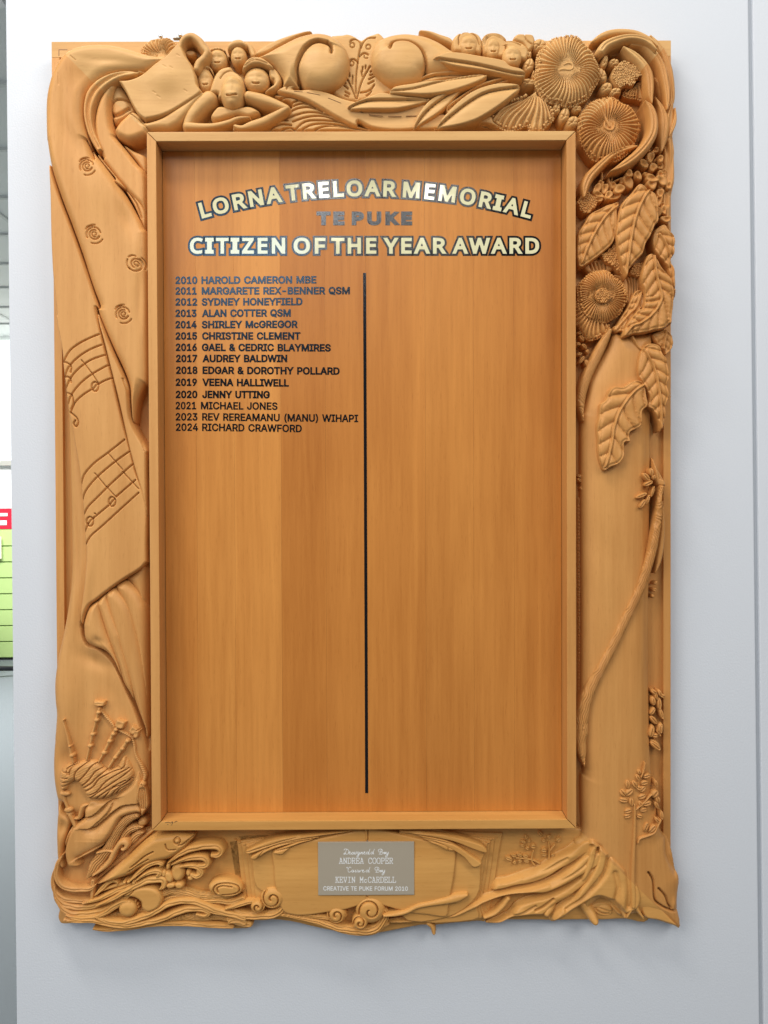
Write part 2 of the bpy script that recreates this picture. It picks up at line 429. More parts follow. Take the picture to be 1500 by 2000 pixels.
CEIL = plain('ceiling_tile', (.78, .80, .78), rough=.9, bump=.3, bscale=200, var=.03)
o = box('ceiling', -9, 2, .12, 7.0, 1.90, 1.95, CEIL); tag(o, kind='structure')
GRID = plain('grid_bar', (.62, .64, .62), rough=.7)
k = 0
for y in np.arange(.45, 6.9, .6):
    b_ = box('ceiling_bar', -9, 2, y, y+.024, 1.885, 1.902, GRID, o)
for x in np.arange(-6, 0, 1.2):
    b_ = box('ceiling_bar', x, x+.024, .12, 7.0, 1.887, 1.904, GRID, o)
WHITE = plain('white_far_wall', (.86, .88, .86), rough=.7)
o = box('far_wall', -9, 4, 7.0, 7.1, -1.5, 1.90, WHITE); tag(o, kind='structure')
o = box('side_wall', -9.1, -9, 0, 7.1, -1.5, 1.90, WHITE); tag(o, kind='structure')
lp = bpy.data.objects.new('ceiling_light', None); C.objects.link(lp); lp.location = (-1.9, 1.35, 1.88)
tag(lp, 'lit square ceiling light at the top left corner past the wall edge', 'ceiling light')
box('diffuser', -.5, .5, -.35, .35, -.012, .0, plain('lit_diffuser', (1, 1, 1), emit=2.2), lp)
box('frame', -.53, .53, -.38, .38, -.004, .012, plain('light_frame', (.8, .8, .8)), lp)
wp = bpy.data.objects.new('window', None); C.objects.link(wp); wp.location = (-4.4, 6.98, 1.0)
tag(wp, 'bright white window panel on the far wall past the wall edge', 'window')
for i in range(3): box('pane', -1.6+i*1.1, -.55+i*1.1, -.01, 0, -.42, .84, plain('daylit_pane', (.95, 1, .98), emit=1.5), wp)
box('frame', -1.68, 1.72, -.06, .0, -.47, -.42, plain('window_sill', (.45, .44, .40)), wp)
box('frame', -.55, -.50, -.03, .0, -.42, .84, plain('window_bar', (.75, .77, .74)), wp)
sg = bpy.data.objects.new('shop_sign', None); C.objects.link(sg); sg.location = (-4.4, 6.95, -.02)
tag(sg, 'red sign with white lettering above the green slatted display at the left edge', 'sign')
box('sign_board', -1.5, 1.6, -.02, .03, -.115, .10, plain('sign_red', (.62, .02, .05), rough=.4), sg)
WL = plain('sign_white', (.9, .82, .85))
for i, (x0, x1, z0, z1) in enumerate([(.20, .465, .018, .052), (.20, .455, -.075, -.025), (-.25, .1, -.075, -.025), (-.3, .1, .018, .052)]):
    box('letter_stroke', x0, x1, -.028, -.0205, z0, z1, WL, sg, bev=.003)
sl = bpy.data.objects.new('slatted_display', None); C.objects.link(sl); sl.location = (-4.4, 6.9, -1.48)
tag(sl, 'lime green slatted display wall below the red sign at the left edge', 'display')
GR = plain('lime_slat', (.50, .68, .26), rough=.5); 
box('back_panel', -1.5, 1.6, .02, .05, 0, 1.34, plain('lime_groove', (.42, .60, .22)), sl)
for i in range(8): box('slat', -1.5, 1.6, -.01, .02, .012+i*.166, .166+i*.166, GR, sl, bev=.004)
br = bpy.data.objects.new('brochure', None); C.objects.link(br); br.location = (-4.02, 6.84, -.42)
tag(br, 'orange and cream brochure on the green slats at the left edge', 'brochure')
box('cover', -.13, .035, -.008, .0, -.0, .22, plain('orange_print', (.95, .50, .06)), br); box('page', -.13, .055, .0015, .012, -.02, .21, plain('cream_paper', (.85, .78, .62)), br)
ch = bpy.data.objects.new('office_chair', None); C.objects.link(ch); ch.location = (-3.95, 5.9, -1.5)
tag(ch, 'black office chair whose base shows on the grey carpet at the left edge', 'chair')
BL = plain('black_plastic', (.012, .013, .016), rough=.4)
def rod(name, a, b, r, mat, parent, n=10):
    a = Vector(a); b = Vector(b); q = (b-a).to_track_quat('Z', 'Y'); V = []
    for p, rr in ((a, r), (b, r*.7)):
        for i in range(n): V.append(tuple(p+q @ Vector((rr*math.cos(6.2832*i/n), rr*math.sin(6.2832*i/n), 0))))
    F = [[i, (i+1) % n, n+(i+1) % n, n+i] for i in range(n)]+[list(range(n))[::-1], list(range(n, 2*n))]
    return link(name, V, F, mat, parent)
for i in range(5):
    t = math.radians(20+72*i); rod('leg', (0, 0, .12), (.56*math.cos(t), .56*math.sin(t), .07), .03, BL, ch)
    o = link('castor', (ICO2[0]*(.03, .03, .03)+(.56*math.cos(t), .56*math.sin(t), .03)), ICO2[1], BL, ch)
rod('column', (0, 0, .1), (0, 0, .43), .03, BL, ch); box('seat', -.24, .24, -.24, .24, .43, .51, plain('seat_fabric', (.03, .03, .035), rough=.9), ch, bev=.03)
box('backrest', -.22, .22, .2, .26, .62, 1.05, plain('back_fabric', (.03, .03, .035), rough=.9), ch, bev=.03)

# ================================================================ the board: backing, mitred border, inner box frame, panel of staves
HW, HH, TT, DEP = 416.77*S, 681.67*S, 18.0*S, 42*S
def uv(px, py, h): a, b = P(np.array([float(px)]), np.array([float(py)]), h); return float(a[0]), float(b[0])
x0, z1 = uv(100, 81, 26); x1, _ = uv(1311, 82, 26); _, z0 = uv(700, 1782, 26)
iw, ih = HW-6*S, HH-6*S
g_ = .0004
def mitred(name, ox0, ox1, oz0, oz1, ix0, ix1, iz0, iz1, a, b, mats, bev, labels=None):
    P4 = [[(ox0+g_, oz1), (ox1-g_, oz1), (ix1-g_, iz1), (ix0+g_, iz1)], [(ox0, oz0+g_), (ix0, iz0+g_), (ix0, iz1-g_), (ox0, oz1-g_)],
          [(ix1, iz0+g_), (ox1, oz0+g_), (ox1, oz1-g_), (ix1, iz1-g_)], [(ox0+g_, oz0), (ox1-g_, oz0), (ix1-g_, iz0), (ix0+g_, iz0)]]
    return [prism(name, p, a, b, m, board, bev) for p, m in zip(P4, mats)]
mitred('backing_rail', x0, x1, z0, z1, -iw, iw, -ih, ih, 1, GROUND, RAILM, .0008)
bw = 14*S
lx, _ = uv(121, 800, 29); rx, _ = uv(1297, 800, 29)
zt = uv(100, 112, 27)[1]
prism('border_moulding', [(x0+.0003, z1-.0003), (x1-.0003, z1-.0003), (x1-.0003, zt+.0002), (x0+.0003, zt+.0002)], GROUND-.5, 26, W_TOP, board, .0005)
g2 = x0+.0003, x1-.0003, z0+.02, z1-.0003, z1-11*S
prism('border_moulding', [(g2[0], g2[2]), (lx, g2[2]), (lx, zt), (g2[0], zt)], GROUND-.5, 26, W_LEFT, board, .0006)
prism('border_moulding', [(rx, g2[2]), (g2[1], g2[2]), (g2[1], zt), (rx, zt)], GROUND-.5, 26, W_RIGHT, board, .0006)
for q in ([(115, 97), (131, 97)], [(115, 97), (115, 109)], [(1288, 94), (1297, 94)], [(1305, 126), (1307, 130)]):
    strand('tool_mark', np.array(q, float), .8, 26.02, .2, mats=[plain('cut_mark', (.22, .09, .03))], st=.5, hb=25.9)
prism('backing_board', [(-HW, -HH), (HW, -HH), (HW, HH), (-HW, HH)], 1, 22, W_PANEL, board)['tint'] = (1., 1., 1.)
r_ = mitred('frame_rail', -HW, HW, -HH, HH, -HW+TT, HW-TT, -HH+TT, HH-TT, 23, 70, [W_TOP, W_LEFT, W_RIGHT, W_BOT], .0009)
cuts = [-HW+TT+.0006]+[uv(x, 900, 28)[0] for x in (384, 458, 549, 636, 716, 831, 925, 1004)]+[HW-TT-.0006]
tints = [(1.05, 1.06, 1.08), (1.10, 1.15, 1.22), (1.13, 1.18, 1.25), (.96, .92, .87), (.98, .95, .92), (.99, .97, .95), (1.0, 1.0, 1.0), (.98, .97, .96), (.96, .94, .92)]
for i in range(9):
    a, b = cuts[i]+.00005, cuts[i+1]-.00005
    o = prism('stave', [(a, -HH+TT+.0005), (b, -HH+TT+.0005), (b, HH-TT-.0005), (a, HH-TT-.0005)], 22.2, 28, W_PANEL, board, .00012)
    o['tint'] = tints[i]
# the black dividing line
a, b = uv(710.0, 533, 28.4), uv(718.2, 1549, 28.4)
xm = (uv(712.6, 533, 28.4)[0]+uv(715.6, 1549, 28.4)[0])/2
prism('dividing_line', [(xm-3.0*S, b[1]), (xm+3.0*S, b[1]), (xm+3.0*S, a[1]), (xm-3.0*S, a[1])], 28.02, 28.5, VINYL, board)
# chrome screws of the hanging brackets on the top edge
for sx, sy in ((314, 71.5), (352.5, 69.5)):
    u, v = uv(sx, sy, 30); V = ICO2[0]*(4.6*S, 4.6*S, 3.4*S)+(u, -30*S, v)
    link('screw_head', V, ICO2[1], CHROME, board)
a, b = uv(338, 76, 26), uv(362, 71, 26)
prism('bracket', [(a[0], a[1]), (b[0], a[1]), (b[0], b[1]-.001), (a[0]+.006, b[1]-.001)], 20, 29, plain('bracket_metal', (.35, .33, .29), metal=.8, rough=.35), board, .0004)

INK = plain('ink', (.06, .03, .015), rough=.7)
for q in ([(323, 1603.5), (329, 1602.5), (333, 1604), (338, 1602.5)], [(336, 1601), (337, 1605.5)], [(341, 1603), (344, 1600.5), (346, 1601)], [(327, 1607), (328.5, 1607)], [(334, 1608), (336, 1607.5)]):
    strand('ink_mark', np.array(q, float)+(0, 3.4), .55, 70.02, .05, mats=[INK], st=.4, hb=69.9, hc=70)

# ================================================================ lettering: outlines of the characters, grown to any weight
GL = {"hv":{"A":[480,[[16,0,201,509,276,509,463,0,395,0,287,302,264,372,232,478,245,478,213,371,191,302,85,0],[110,142,110,199,370,199,370,142]]],"B":[456,[[60,0,60,509,241,509,289,504,329,491,359,469,381,442,394,410,398,374,395,344,387,320,356,286,315,267,315,262,339,257,363,245,385,227,402,203,414,173,418,136,413,100,400,67,377,39,344,18,301,4,247,0],[125,57,245,57,296,63,330,80,349,105,355,137,352,161,342,184,327,203,306,218,279,228,248,231,125,231],[125,285,238,285,288,296,308,309,323,326,333,348,336,372,330,403,313,429,283,446,240,452,125,452]]],"C":[510,[[267,-7,205,1,150,25,104,63,70,115,48,179,40,254,48,329,70,393,104,445,150,484,205,508,267,516,340,504,373,490,402,471,427,447,448,418,463,385,473,348,408,348,389,395,357,428,315,449,267,456,223,450,184,432,150,403,125,364,109,314,103,254,109,194,125,145,151,105,184,76,223,59,267,53,315,60,357,81,389,114,408,160,473,160,463,124,448,91,428,62,402,38,373,19,341,5,305,-4]]],"D":[502,[[219,0,96,0,96,57,215,57,272,63,318,81,354,110,379,149,394,198,399,255,394,312,379,361,354,399,320,428,275,446,221,452,93,452,93,509,225,509,294,501,353,478,399,441,433,391,455,329,462,255,455,181,433,119,398,68,351,31,291,8],[125,509,125,0,60,0,60,509]]],"E":[419,[[60,0,60,509,372,509,372,452,125,452,125,286,355,286,355,229,125,229,125,57,375,57,375,0]]],"F":[410,[[60,0,60,509,369,509,369,452,125,452,125,278,346,278,346,221,125,221,125,0]]],"G":[520,[[269,-7,205,1,149,25,104,64,69,116,47,179,40,254,47,329,69,393,103,445,149,484,203,508,265,516,304,513,340,504,374,489,403,469,429,445,449,416,465,384,474,349,408,349,387,393,356,427,315,448,265,456,222,450,183,432,150,404,125,364,109,314,103,254,109,194,125,145,151,105,184,76,224,59,269,53,309,57,345,71,374,93,396,123,410,160,415,202,434,199,283,199,283,256,478,256,478,200,471,141,451,91,419,50,377,19,326,0]]],"H":[517,[[60,0,60,509,125,509,125,289,392,289,392,509,457,509,457,0,392,0,392,232,125,232,125,0]]],"I":[300,[[31,0,31,57,118,57,118,452,31,452,31,509,269,509,269,452,183,452,183,57,269,57,269,0]]],"J":[396,[[185,-7,124,3,75,33,44,81,33,145,33,173,98,173,98,145,104,104,122,74,149,56,185,50,220,56,248,74,266,104,272,145,272,509,336,509,336,145,326,81,294,33,246,3]]],"K":[467,[[104,145,104,216,139,261,174,303,212,344,364,509,448,509,231,276,228,276],[60,0,60,509,125,509,125,334,124,225,125,193,125,0],[372,0,188,259,228,309,449,0]]],"L":[393,[[60,0,60,509,125,509,125,57,361,57,361,0]]],"M":[628,[[60,0,60,509,152,509,277,187,287,159,299,123,311,84,322,49,307,49,318,83,330,121,342,158,352,187,476,509,568,509,568,0,504,0,504,291,504,327,505,369,506,413,507,457,513,457,498,409,482,363,467,322,456,291,342,0,286,0,170,291,159,321,145,361,129,408,112,457,119,457,120,416,121,372,122,328,122,291,122,0]]],"N":[523,[[60,0,60,509,136,509,343,183,363,151,388,107,414,55,405,54,401,108,399,157,399,195,399,509,463,509,463,0,387,0,202,290,177,331,148,381,108,452,119,454,122,384,124,328,125,291,125,0]]],"O":[533,[[267,-7,205,1,150,25,105,63,70,115,48,179,40,254,48,329,70,393,105,445,150,484,205,508,267,516,329,508,384,484,429,445,464,393,486,329,493,254,486,179,464,115,429,63,384,25,329,1],[267,53,310,59,349,76,383,105,408,144,425,194,430,254,425,314,408,365,383,404,349,433,310,450,267,456,223,450,184,433,151,404,125,364,109,314,103,254,109,194,125,144,151,105,184,76,223,59]]],"P":[445,[[60,0,60,509,235,509,289,503,332,487,366,462,390,430,404,391,409,348,404,304,390,265,366,233,332,207,289,191,235,186,109,186,109,242,233,242,269,246,297,256,318,272,333,294,342,319,344,348,342,376,333,402,318,423,297,439,268,449,232,452,125,452,125,0]]],"Q":[533,[[245,159,313,159,369,85,384,65,468,-48,401,-48,346,27,331,46],[267,-7,205,1,150,25,105,63,70,115,48,179,40,254,48,329,70,393,105,445,150,484,205,508,267,516,329,508,384,484,429,445,464,393,486,329,493,254,486,179,464,115,429,63,384,25,329,1],[267,53,310,59,349,76,383,105,408,144,425,194,430,254,425,314,408,365,383,404,349,433,310,450,267,456,223,450,184,433,151,404,125,364,109,314,103,254,109,194,125,144,151,105,184,76,223,59]]],"R":[449,[[60,0,60,509,236,509,290,504,333,489,367,465,390,433,405,395,409,352,405,309,390,271,367,240,333,217,289,203,236,198,96,198,96,255,234,255,269,258,298,267,319,281,334,300,342,324,345,352,342,380,334,405,319,425,298,440,269,449,233,452,125,452,125,0],[353,0,230,229,303,229,428,0]]],"S":[447,[[224,-9,172,-4,128,9,91,31,64,60,46,96,38,137,104,137,110,110,123,88,142,71,166,59,224,49,257,52,286,60,311,74,329,92,341,114,346,139,342,161,332,179,296,205,245,222,184,239,128,260,86,289,60,326,52,372,58,413,75,448,102,476,138,498,180,511,227,516,275,511,316,498,351,476,377,449,394,415,401,378,337,378,326,412,302,437,267,453,225,459,194,456,167,448,145,435,129,418,118,398,115,376,119,352,131,334,169,308,212,293,264,279,312,264,359,238,395,198,405,171,408,139,403,99,386,64,360,34,323,11,278,-4]]],"T":[449,[[32,452,32,509,417,509,417,452,257,452,257,0,193,0,193,452]]],"U":[517,[[259,-8,203,-2,154,15,114,43,85,80,66,124,60,173,60,509,124,509,124,178,128,144,141,113,160,87,187,68,220,56,259,52,298,56,331,68,357,87,377,113,389,144,393,178,393,509,457,509,457,173,451,124,433,80,403,43,363,15,315,-2]]],"V":[480,[[204,0,16,509,84,509,192,206,215,137,248,31,235,31,267,138,290,206,395,509,463,509,278,0]]],"W":[686,[[155,0,16,509,82,509,163,196,175,145,187,94,197,40,189,40,200,94,211,145,224,196,306,509,380,509,462,196,474,145,486,94,497,40,488,40,499,94,510,145,523,196,603,509,670,509,530,0,455,0,368,323,351,391,336,475,350,475,335,395,318,323,230,0]]],"X":[474,[[18,0,217,284,217,236,29,509,104,509,178,400,204,361,223,329,243,292,232,292,252,329,272,361,298,400,374,509,446,509,259,239,259,287,456,0,382,0,292,129,268,165,250,195,230,231,244,231,225,196,206,166,182,129,91,0]]],"Y":[472,[[203,0,203,208,16,509,91,509,192,344,222,292,250,230,224,230,251,293,280,344,381,509,455,509,268,208,268,0]]],"Z":[438,[[42,0,42,46,273,385,306,431,341,476,348,454,285,452,223,452,40,452,40,509,397,509,397,462,169,129,134,81,97,33,90,54,152,57,214,57,399,57,399,0]]],"c":[396,[[207,-8,159,-2,117,16,82,46,56,85,40,133,34,187,40,243,56,291,82,330,117,360,159,378,207,384,260,377,305,356,340,322,362,277,303,262,290,289,270,311,242,325,207,330,173,325,145,310,124,287,108,258,99,224,96,187,99,151,108,117,124,89,145,66,173,51,207,46,243,52,271,66,292,89,304,117,363,102,341,56,306,21,261,-1]]],"r":[259,[[53,0,53,379,112,379,112,321,115,321,130,347,152,367,181,380,213,385,229,384,243,384,243,322,230,324,207,326,182,323,159,315,140,301,126,284,117,262,114,237,114,0]]],"s":[365,[[182,-8,145,-5,112,3,84,18,62,38,45,63,36,94,94,107,105,79,124,60,150,49,181,45,217,50,244,62,262,81,268,103,265,121,254,136,237,147,212,155,149,170,104,186,72,208,53,237,47,274,51,305,65,332,87,354,115,370,149,381,187,384,223,381,254,372,279,358,299,339,324,290,268,277,258,298,243,316,219,328,187,333,156,329,131,317,114,299,109,277,112,258,124,243,172,223,229,209,275,194,306,171,325,142,331,107,326,75,312,47,290,24,260,6,223,-5]]],"y":[389,[[47,-139,61,-86,71,-87,104,-89,130,-74,151,-36,163,-1,17,379,84,379,165,155,187,87,206,21,184,21,202,87,224,155,305,379,371,379,204,-58,177,-107,139,-136,91,-145,65,-143]]],"0":[453,[[227,-7,174,1,130,24,95,62,69,113,53,178,48,254,53,330,69,395,95,447,130,484,174,508,227,516,279,508,323,484,358,447,384,395,400,330,405,254,400,178,384,113,359,62,323,24,279,1],[227,50,261,56,290,74,313,103,330,144,340,194,344,254,340,314,330,365,313,405,290,435,261,453,227,460,192,453,163,435,140,405,123,365,113,314,109,254,113,194,123,144,140,103,163,74,192,56]]],"1":[453,[[76,0,76,55,391,55,391,0],[276,509,276,0,212,0,212,448,209,448,86,358,86,427,198,509]]],"2":[453,[[64,0,64,47,234,229,282,282,311,327,320,371,317,397,308,419,293,436,273,449,224,460,196,457,172,447,153,433,139,413,130,390,127,362,66,362,71,405,86,442,111,473,143,496,182,511,225,516,268,511,306,497,337,474,361,445,376,411,381,372,371,318,336,259,267,180,153,60,153,57,389,57,389,0]]],"3":[453,[[218,-7,173,-3,133,10,98,30,70,57,52,91,44,132,109,132,115,107,126,87,144,71,165,59,219,50,275,61,297,74,315,93,325,116,329,145,326,172,316,196,299,217,275,234,242,244,201,248,157,248,157,299,288,448,288,452,70,452,70,509,372,509,372,461,211,278,211,289,264,288,308,276,344,253,371,222,387,186,393,145,387,103,370,66,344,36,309,12,266,-2]]],"4":[453,[[40,105,40,158,247,509,311,509,109,166,109,163,413,163,413,105],[282,0,282,121,282,146,282,318,343,318,343,0]]],"5":[453,[[221,-7,178,-2,140,11,108,32,83,60,66,93,60,130,122,130,127,108,138,89,173,60,221,50,250,53,276,64,298,82,314,104,324,131,328,162,324,193,314,221,297,244,275,262,248,273,218,277,167,268,128,246,67,253,96,509,366,509,366,452,151,452,134,301,136,301,178,325,229,334,263,330,294,321,321,306,345,285,364,260,379,231,388,199,391,163,385,117,369,76,343,41,309,15,268,-1]]],"6":[453,[[226,-7,182,-1,142,15,109,40,84,74,69,115,64,162,68,199,80,239,137,340,252,509,322,509,151,261,145,261,165,288,196,307,235,314,278,309,316,295,346,271,370,240,384,201,389,157,384,112,368,73,343,39,310,14,271,-2],[226,48,254,52,279,63,299,79,314,101,324,128,327,157,324,187,314,213,299,235,279,251,254,262,226,265,198,262,174,252,153,235,138,214,128,188,125,158,128,128,138,102,153,79,174,63,198,52]]],"7":[453,[[97,0,323,448,323,452,62,452,62,509,391,509,391,449,165,0]]],"8":[453,[[226,-7,178,-2,136,11,101,33,74,62,57,96,52,135,55,166,65,195,81,220,101,241,125,256,153,265,153,267,119,282,93,308,76,342,70,380,75,417,90,450,114,477,146,498,184,511,226,516,269,511,306,498,337,477,361,450,377,417,382,380,376,342,359,308,333,282,300,267,300,265,327,256,351,241,372,220,387,195,397,166,401,135,395,96,378,62,352,33,317,11,275,-2],[226,49,258,52,285,60,307,74,323,91,333,113,337,139,333,165,322,189,305,208,283,223,256,232,226,235,196,232,169,223,147,208,130,189,119,165,115,139,119,113,129,91,145,74,167,60,195,52],[226,290,274,300,293,313,307,330,316,351,319,376,316,399,308,420,294,437,275,449,226,460,177,449,159,437,145,420,136,399,133,376,136,351,145,330,159,313,178,300]]],"9":[453,[[226,516,271,510,310,494,343,468,368,434,384,393,389,347,385,309,373,270,315,168,200,0,130,0,301,248,307,248,287,221,257,202,218,195,175,199,137,214,106,237,83,269,68,307,64,352,69,397,85,436,110,469,143,494,182,510],[226,460,199,457,174,446,154,429,138,407,129,381,125,352,129,322,138,295,154,274,174,257,199,247,226,243,254,247,279,257,299,273,314,295,324,321,327,350,324,381,314,407,299,429,279,446,254,457]]],"&":[448,[[197,-7,150,-2,110,12,78,34,54,62,39,96,34,133,37,163,47,189,85,235,140,279,216,335,237,352,255,375,262,405,258,427,245,445,226,457,201,461,168,453,145,431,137,399,145,363,169,327,204,284,438,0,364,0,171,231,121,293,87,344,78,370,75,398,79,430,91,458,109,481,134,499,165,510,200,513,235,510,266,499,290,482,308,459,320,433,324,404,315,362,291,325,256,293,154,217,110,174,100,154,97,131,100,108,109,87,124,70,143,57,166,49,193,46,223,50,251,59,301,95,321,121,336,151,346,186,349,224,408,224,405,180,397,144,371,92,345,62,333,47,305,23,271,7,234,-3]]],"-":[453,[[337,244,337,188,114,188,114,244]]],"(":[273,[[89,207,101,324,132,441,177,539,236,539,191,428,161,313,151,207,160,115,188,16,236,-96,177,-96,139,-21,111,55,95,131]]],")":[273,[[37,-96,86,18,113,116,122,207,112,313,82,428,37,539,97,539,142,441,173,323,184,207,178,130,161,53,134,-22,97,-96]]]},"tb":{"A":[512,[[437,0,368,177,141,177,73,0,0,0,224,575,289,575,512,0],[282,415,274,438,263,473,255,500,247,468,238,438,230,415,165,241,346,241]]],"C":[507,[[323,517,280,513,241,502,206,482,178,456,155,423,139,383,129,337,125,286,131,220,147,164,175,117,213,83,262,62,322,55,394,62,460,78,460,15,393,-2,312,-8,232,1,166,28,115,72,78,131,56,203,49,287,53,349,67,406,89,456,120,499,159,534,206,559,261,575,324,581,409,572,482,547,453,486,394,508]]],"D":[585,[[536,292,528,203,501,131,457,74,399,33,325,8,237,0,78,0,78,573,254,573,335,565,404,540,460,501,502,446,528,377],[460,289,454,359,435,415,404,457,361,487,308,505,244,511,150,511,150,62,228,62,329,76,402,119,446,190]]],"E":[446,[[398,0,78,0,78,573,398,573,398,509,150,509,150,330,383,330,383,268,150,268,150,63,398,63]]],"F":[416,[[150,0,78,0,78,573,398,573,398,509,150,509,150,306,383,306,383,243,150,243]]],"H":[594,[[516,0,443,0,443,267,150,267,150,0,78,0,78,573,150,573,150,330,443,330,443,573,516,573]]],"I":[272,[[239,0,32,0,32,42,99,57,99,515,32,531,32,573,239,573,239,531,172,515,172,57,239,42]]],"L":[420,[[78,0,78,573,150,573,150,64,400,64,400,0]]],"M":[727,[[330,0,142,502,139,502,142,461,144,407,144,347,144,0,78,0,78,573,184,573,361,103,364,103,544,573,650,573,650,0,578,0,578,352,579,408,581,460,584,501,581,501,390,0]]],"N":[609,[[532,0,447,0,141,476,138,476,141,432,143,378,144,320,144,0,78,0,78,573,161,573,467,99,470,99,468,137,466,193,464,249,464,573,532,573]]],"O":[626,[[577,287,573,224,561,166,540,116,510,73,473,38,428,13,375,-3,314,-8,251,-3,196,13,151,39,114,73,85,116,65,167,53,224,49,288,56,370,78,442,114,500,166,545,232,572,314,581,393,572,459,545,510,501,547,442,570,370],[125,287,130,220,145,163,171,117,207,83,255,62,314,55,373,62,420,83,456,117,481,163,496,220,501,287,490,384,456,457,398,503,314,518,255,511,207,490,171,457,145,411,130,354]]],"P":[485,[[229,573,326,562,393,528,431,475,444,404,433,336,417,306,395,278,364,255,324,238,275,227,216,223,150,223,150,0,78,0,78,573],[223,511,150,511,150,285,208,285,258,288,298,296,330,311,352,334,365,363,370,401,361,449,334,484,289,504]]],"R":[499,[[236,573,301,568,353,555,393,532,422,500,439,460,444,410,440,368,427,334,408,306,385,285,330,257,487,0,403,0,264,237,150,237,150,0,78,0,78,573],[232,510,150,510,150,298,236,298,296,304,338,325,362,359,370,407,366,440,355,467,336,486,310,500,275,507]]],"T":[446,[[259,0,187,0,187,509,8,509,8,573,437,573,437,509,259,509]]],"U":[586,[[513,202,507,146,489,95,459,52,416,20,360,-1,290,-8,196,7,128,50,86,118,72,204,72,573,144,573,144,201,154,139,182,93,228,64,294,55,342,59,379,73,407,96,427,126,438,161,442,202,442,573,513,573]]],"W":[746,[[735,573,583,0,510,0,399,375,389,410,380,443,373,471,370,488,367,471,361,443,352,409,342,373,234,0,161,0,10,573,85,573,174,223,183,186,190,151,196,118,201,87,206,119,213,154,222,191,232,227,333,573,407,573,512,225,523,187,532,151,538,117,544,87,550,129,560,175,572,224,660,573]]],"Y":[454,[[227,291,376,573,454,573,263,222,263,0,191,0,191,219,0,573,79,573]]],"Z":[459,[[427,0,30,0,30,55,332,508,40,508,40,573,419,573,419,518,118,64,427,64]]],"K":[496,[[496,0,411,0,209,273,150,222,150,0,78,0,78,573,150,573,150,290,199,345,249,399,403,573,488,573,261,323]]]}}
GL['tb']['I'] = [340, [[30,0,30,86,105,86,105,487,30,487,30,573,300,573,300,487,225,487,225,86,300,86,300,0]]]
def mitre(p, g):
    """outline pushed outwards by g with sharp corners"""
    p = np.asarray(p, float); p = p[np.hypot(*(p-np.roll(p, 1, 0)).T) > 1e-6]
    e = np.roll(p, -1, 0)-p; L = np.hypot(*e.T)[:, None]; n = np.stack([-e[:, 1], e[:, 0]], -1)/L
    m = np.roll(n, 1, 0); k = 1+(n*m).sum(1, keepdims=True)
    return p+g*(n+m)/np.maximum(k, .38)
class Word:
    """a union of placed glyphs; grow = outward offset in pixels"""
    def __init__(s, polys, grow): s.q = polys; s.g = grow
    def box(s): a = np.concatenate(s.q); return a.min(0)-1, a.max(0)+1
    def sd(s, X, Y):
        A = np.concatenate(s.q); B = np.concatenate([np.roll(p, -1, 0) for p in s.q])
        d, i, t = seg_near(X, Y, A, B); ins = np.zeros(X.shape, int)
        for a, b in zip(A, B):
            if a[1] == b[1]: continue
            c = ((a[1] > Y) != (b[1] > Y)) & (X < (b[0]-a[0])*(Y-a[1])/(b[1]-a[1])+a[0]); ins += np.where(c, 1 if b[1] > a[1] else -1, 0)
        inside = ins != 0
        sd = np.where(inside, d, -d)+s.g
        nx = A[i, 0]+t*(B[i, 0]-A[i, 0]); ny = A[i, 1]+t*(B[i, 1]-A[i, 1]); dd = np.maximum(d, 1e-6)
        sg = np.where(inside, -1, 1)*s.g/dd
        return sd, nx+(X-nx)*sg, ny+(Y-ny)*sg
def layout(text, font, track=0):
    x = 0; out = []
    for ch in text:
        if ch == ' ': x += 250 if font == 'hv' else 260; continue
        adv, polys = GL[font][ch]
        out.append((x, [np.array(p, float).reshape(-1, 2) for p in polys])); x += adv+track
    return out
def extent(lay): a = np.concatenate([p+(x, 0) for x, ps in lay for p in ps]); return a[:, 0].min(), a[:, 0].max()
def letter(name, glyph_polys, grow, h, thick, mat, st, parent, hb):
    return mesh_field(Word([mitre(p, grow*SGN) for p in glyph_polys], 0), st, lambda X, Y, D: np.full(X.shape, h+thick), hb, h, name, [mat], parent, True, False)
def join(objs, name):
    V, F, n = [], [], 0
    for o in objs:
        if o is None: continue
        me = o.data; v = np.empty(len(me.vertices)*3); me.vertices.foreach_get('co', v); v = v.reshape(-1, 3)
        V.append(v); F += [[i+n for i in p.vertices] for p in me.polygons]; n += len(v)
    mat = objs[0].data.materials[0]; par = objs[0].parent
    for o in objs:
        if o is not None: me = o.data; bpy.data.objects.remove(o); bpy.data.meshes.remove(me)
    return link(name, np.concatenate(V), F, mat, par, False)
def straight(text, font, xa, xb, ya, yb, cap, grow, h, thick, mat, st=.7, name='lettering', track=0, parent=None, outline=None):
    """text whose caps run from xa to xb with the baseline from ya to yb (photograph pixels)"""
    lay = layout(text, font, track); e0, e1 = extent(lay); k = (xb-xa-2*grow)/(e1-e0); ky = (cap-2*grow)/CAPH[font]
    res = []
    def place(g, hh, m, hb, st_):
        o = []
        for x, ps in lay:
            q = []
            for p in ps:
                X = xa+grow+(x+p[:, 0]-e0)*k; yb_ = ya+(yb-ya)*(X-xa)/(xb-xa)-grow; q.append(np.stack([X, yb_-p[:, 1]*ky], -1))
            o.append(letter('g', q, g, hh, thick, m, st_, parent or board, hb))
        return o
    return place(grow, h, mat, h-.3, st), place
CAPH = {'hv': 509., 'tb': 573.}
def cols(): pass
SGN = -1
PH = 28.0
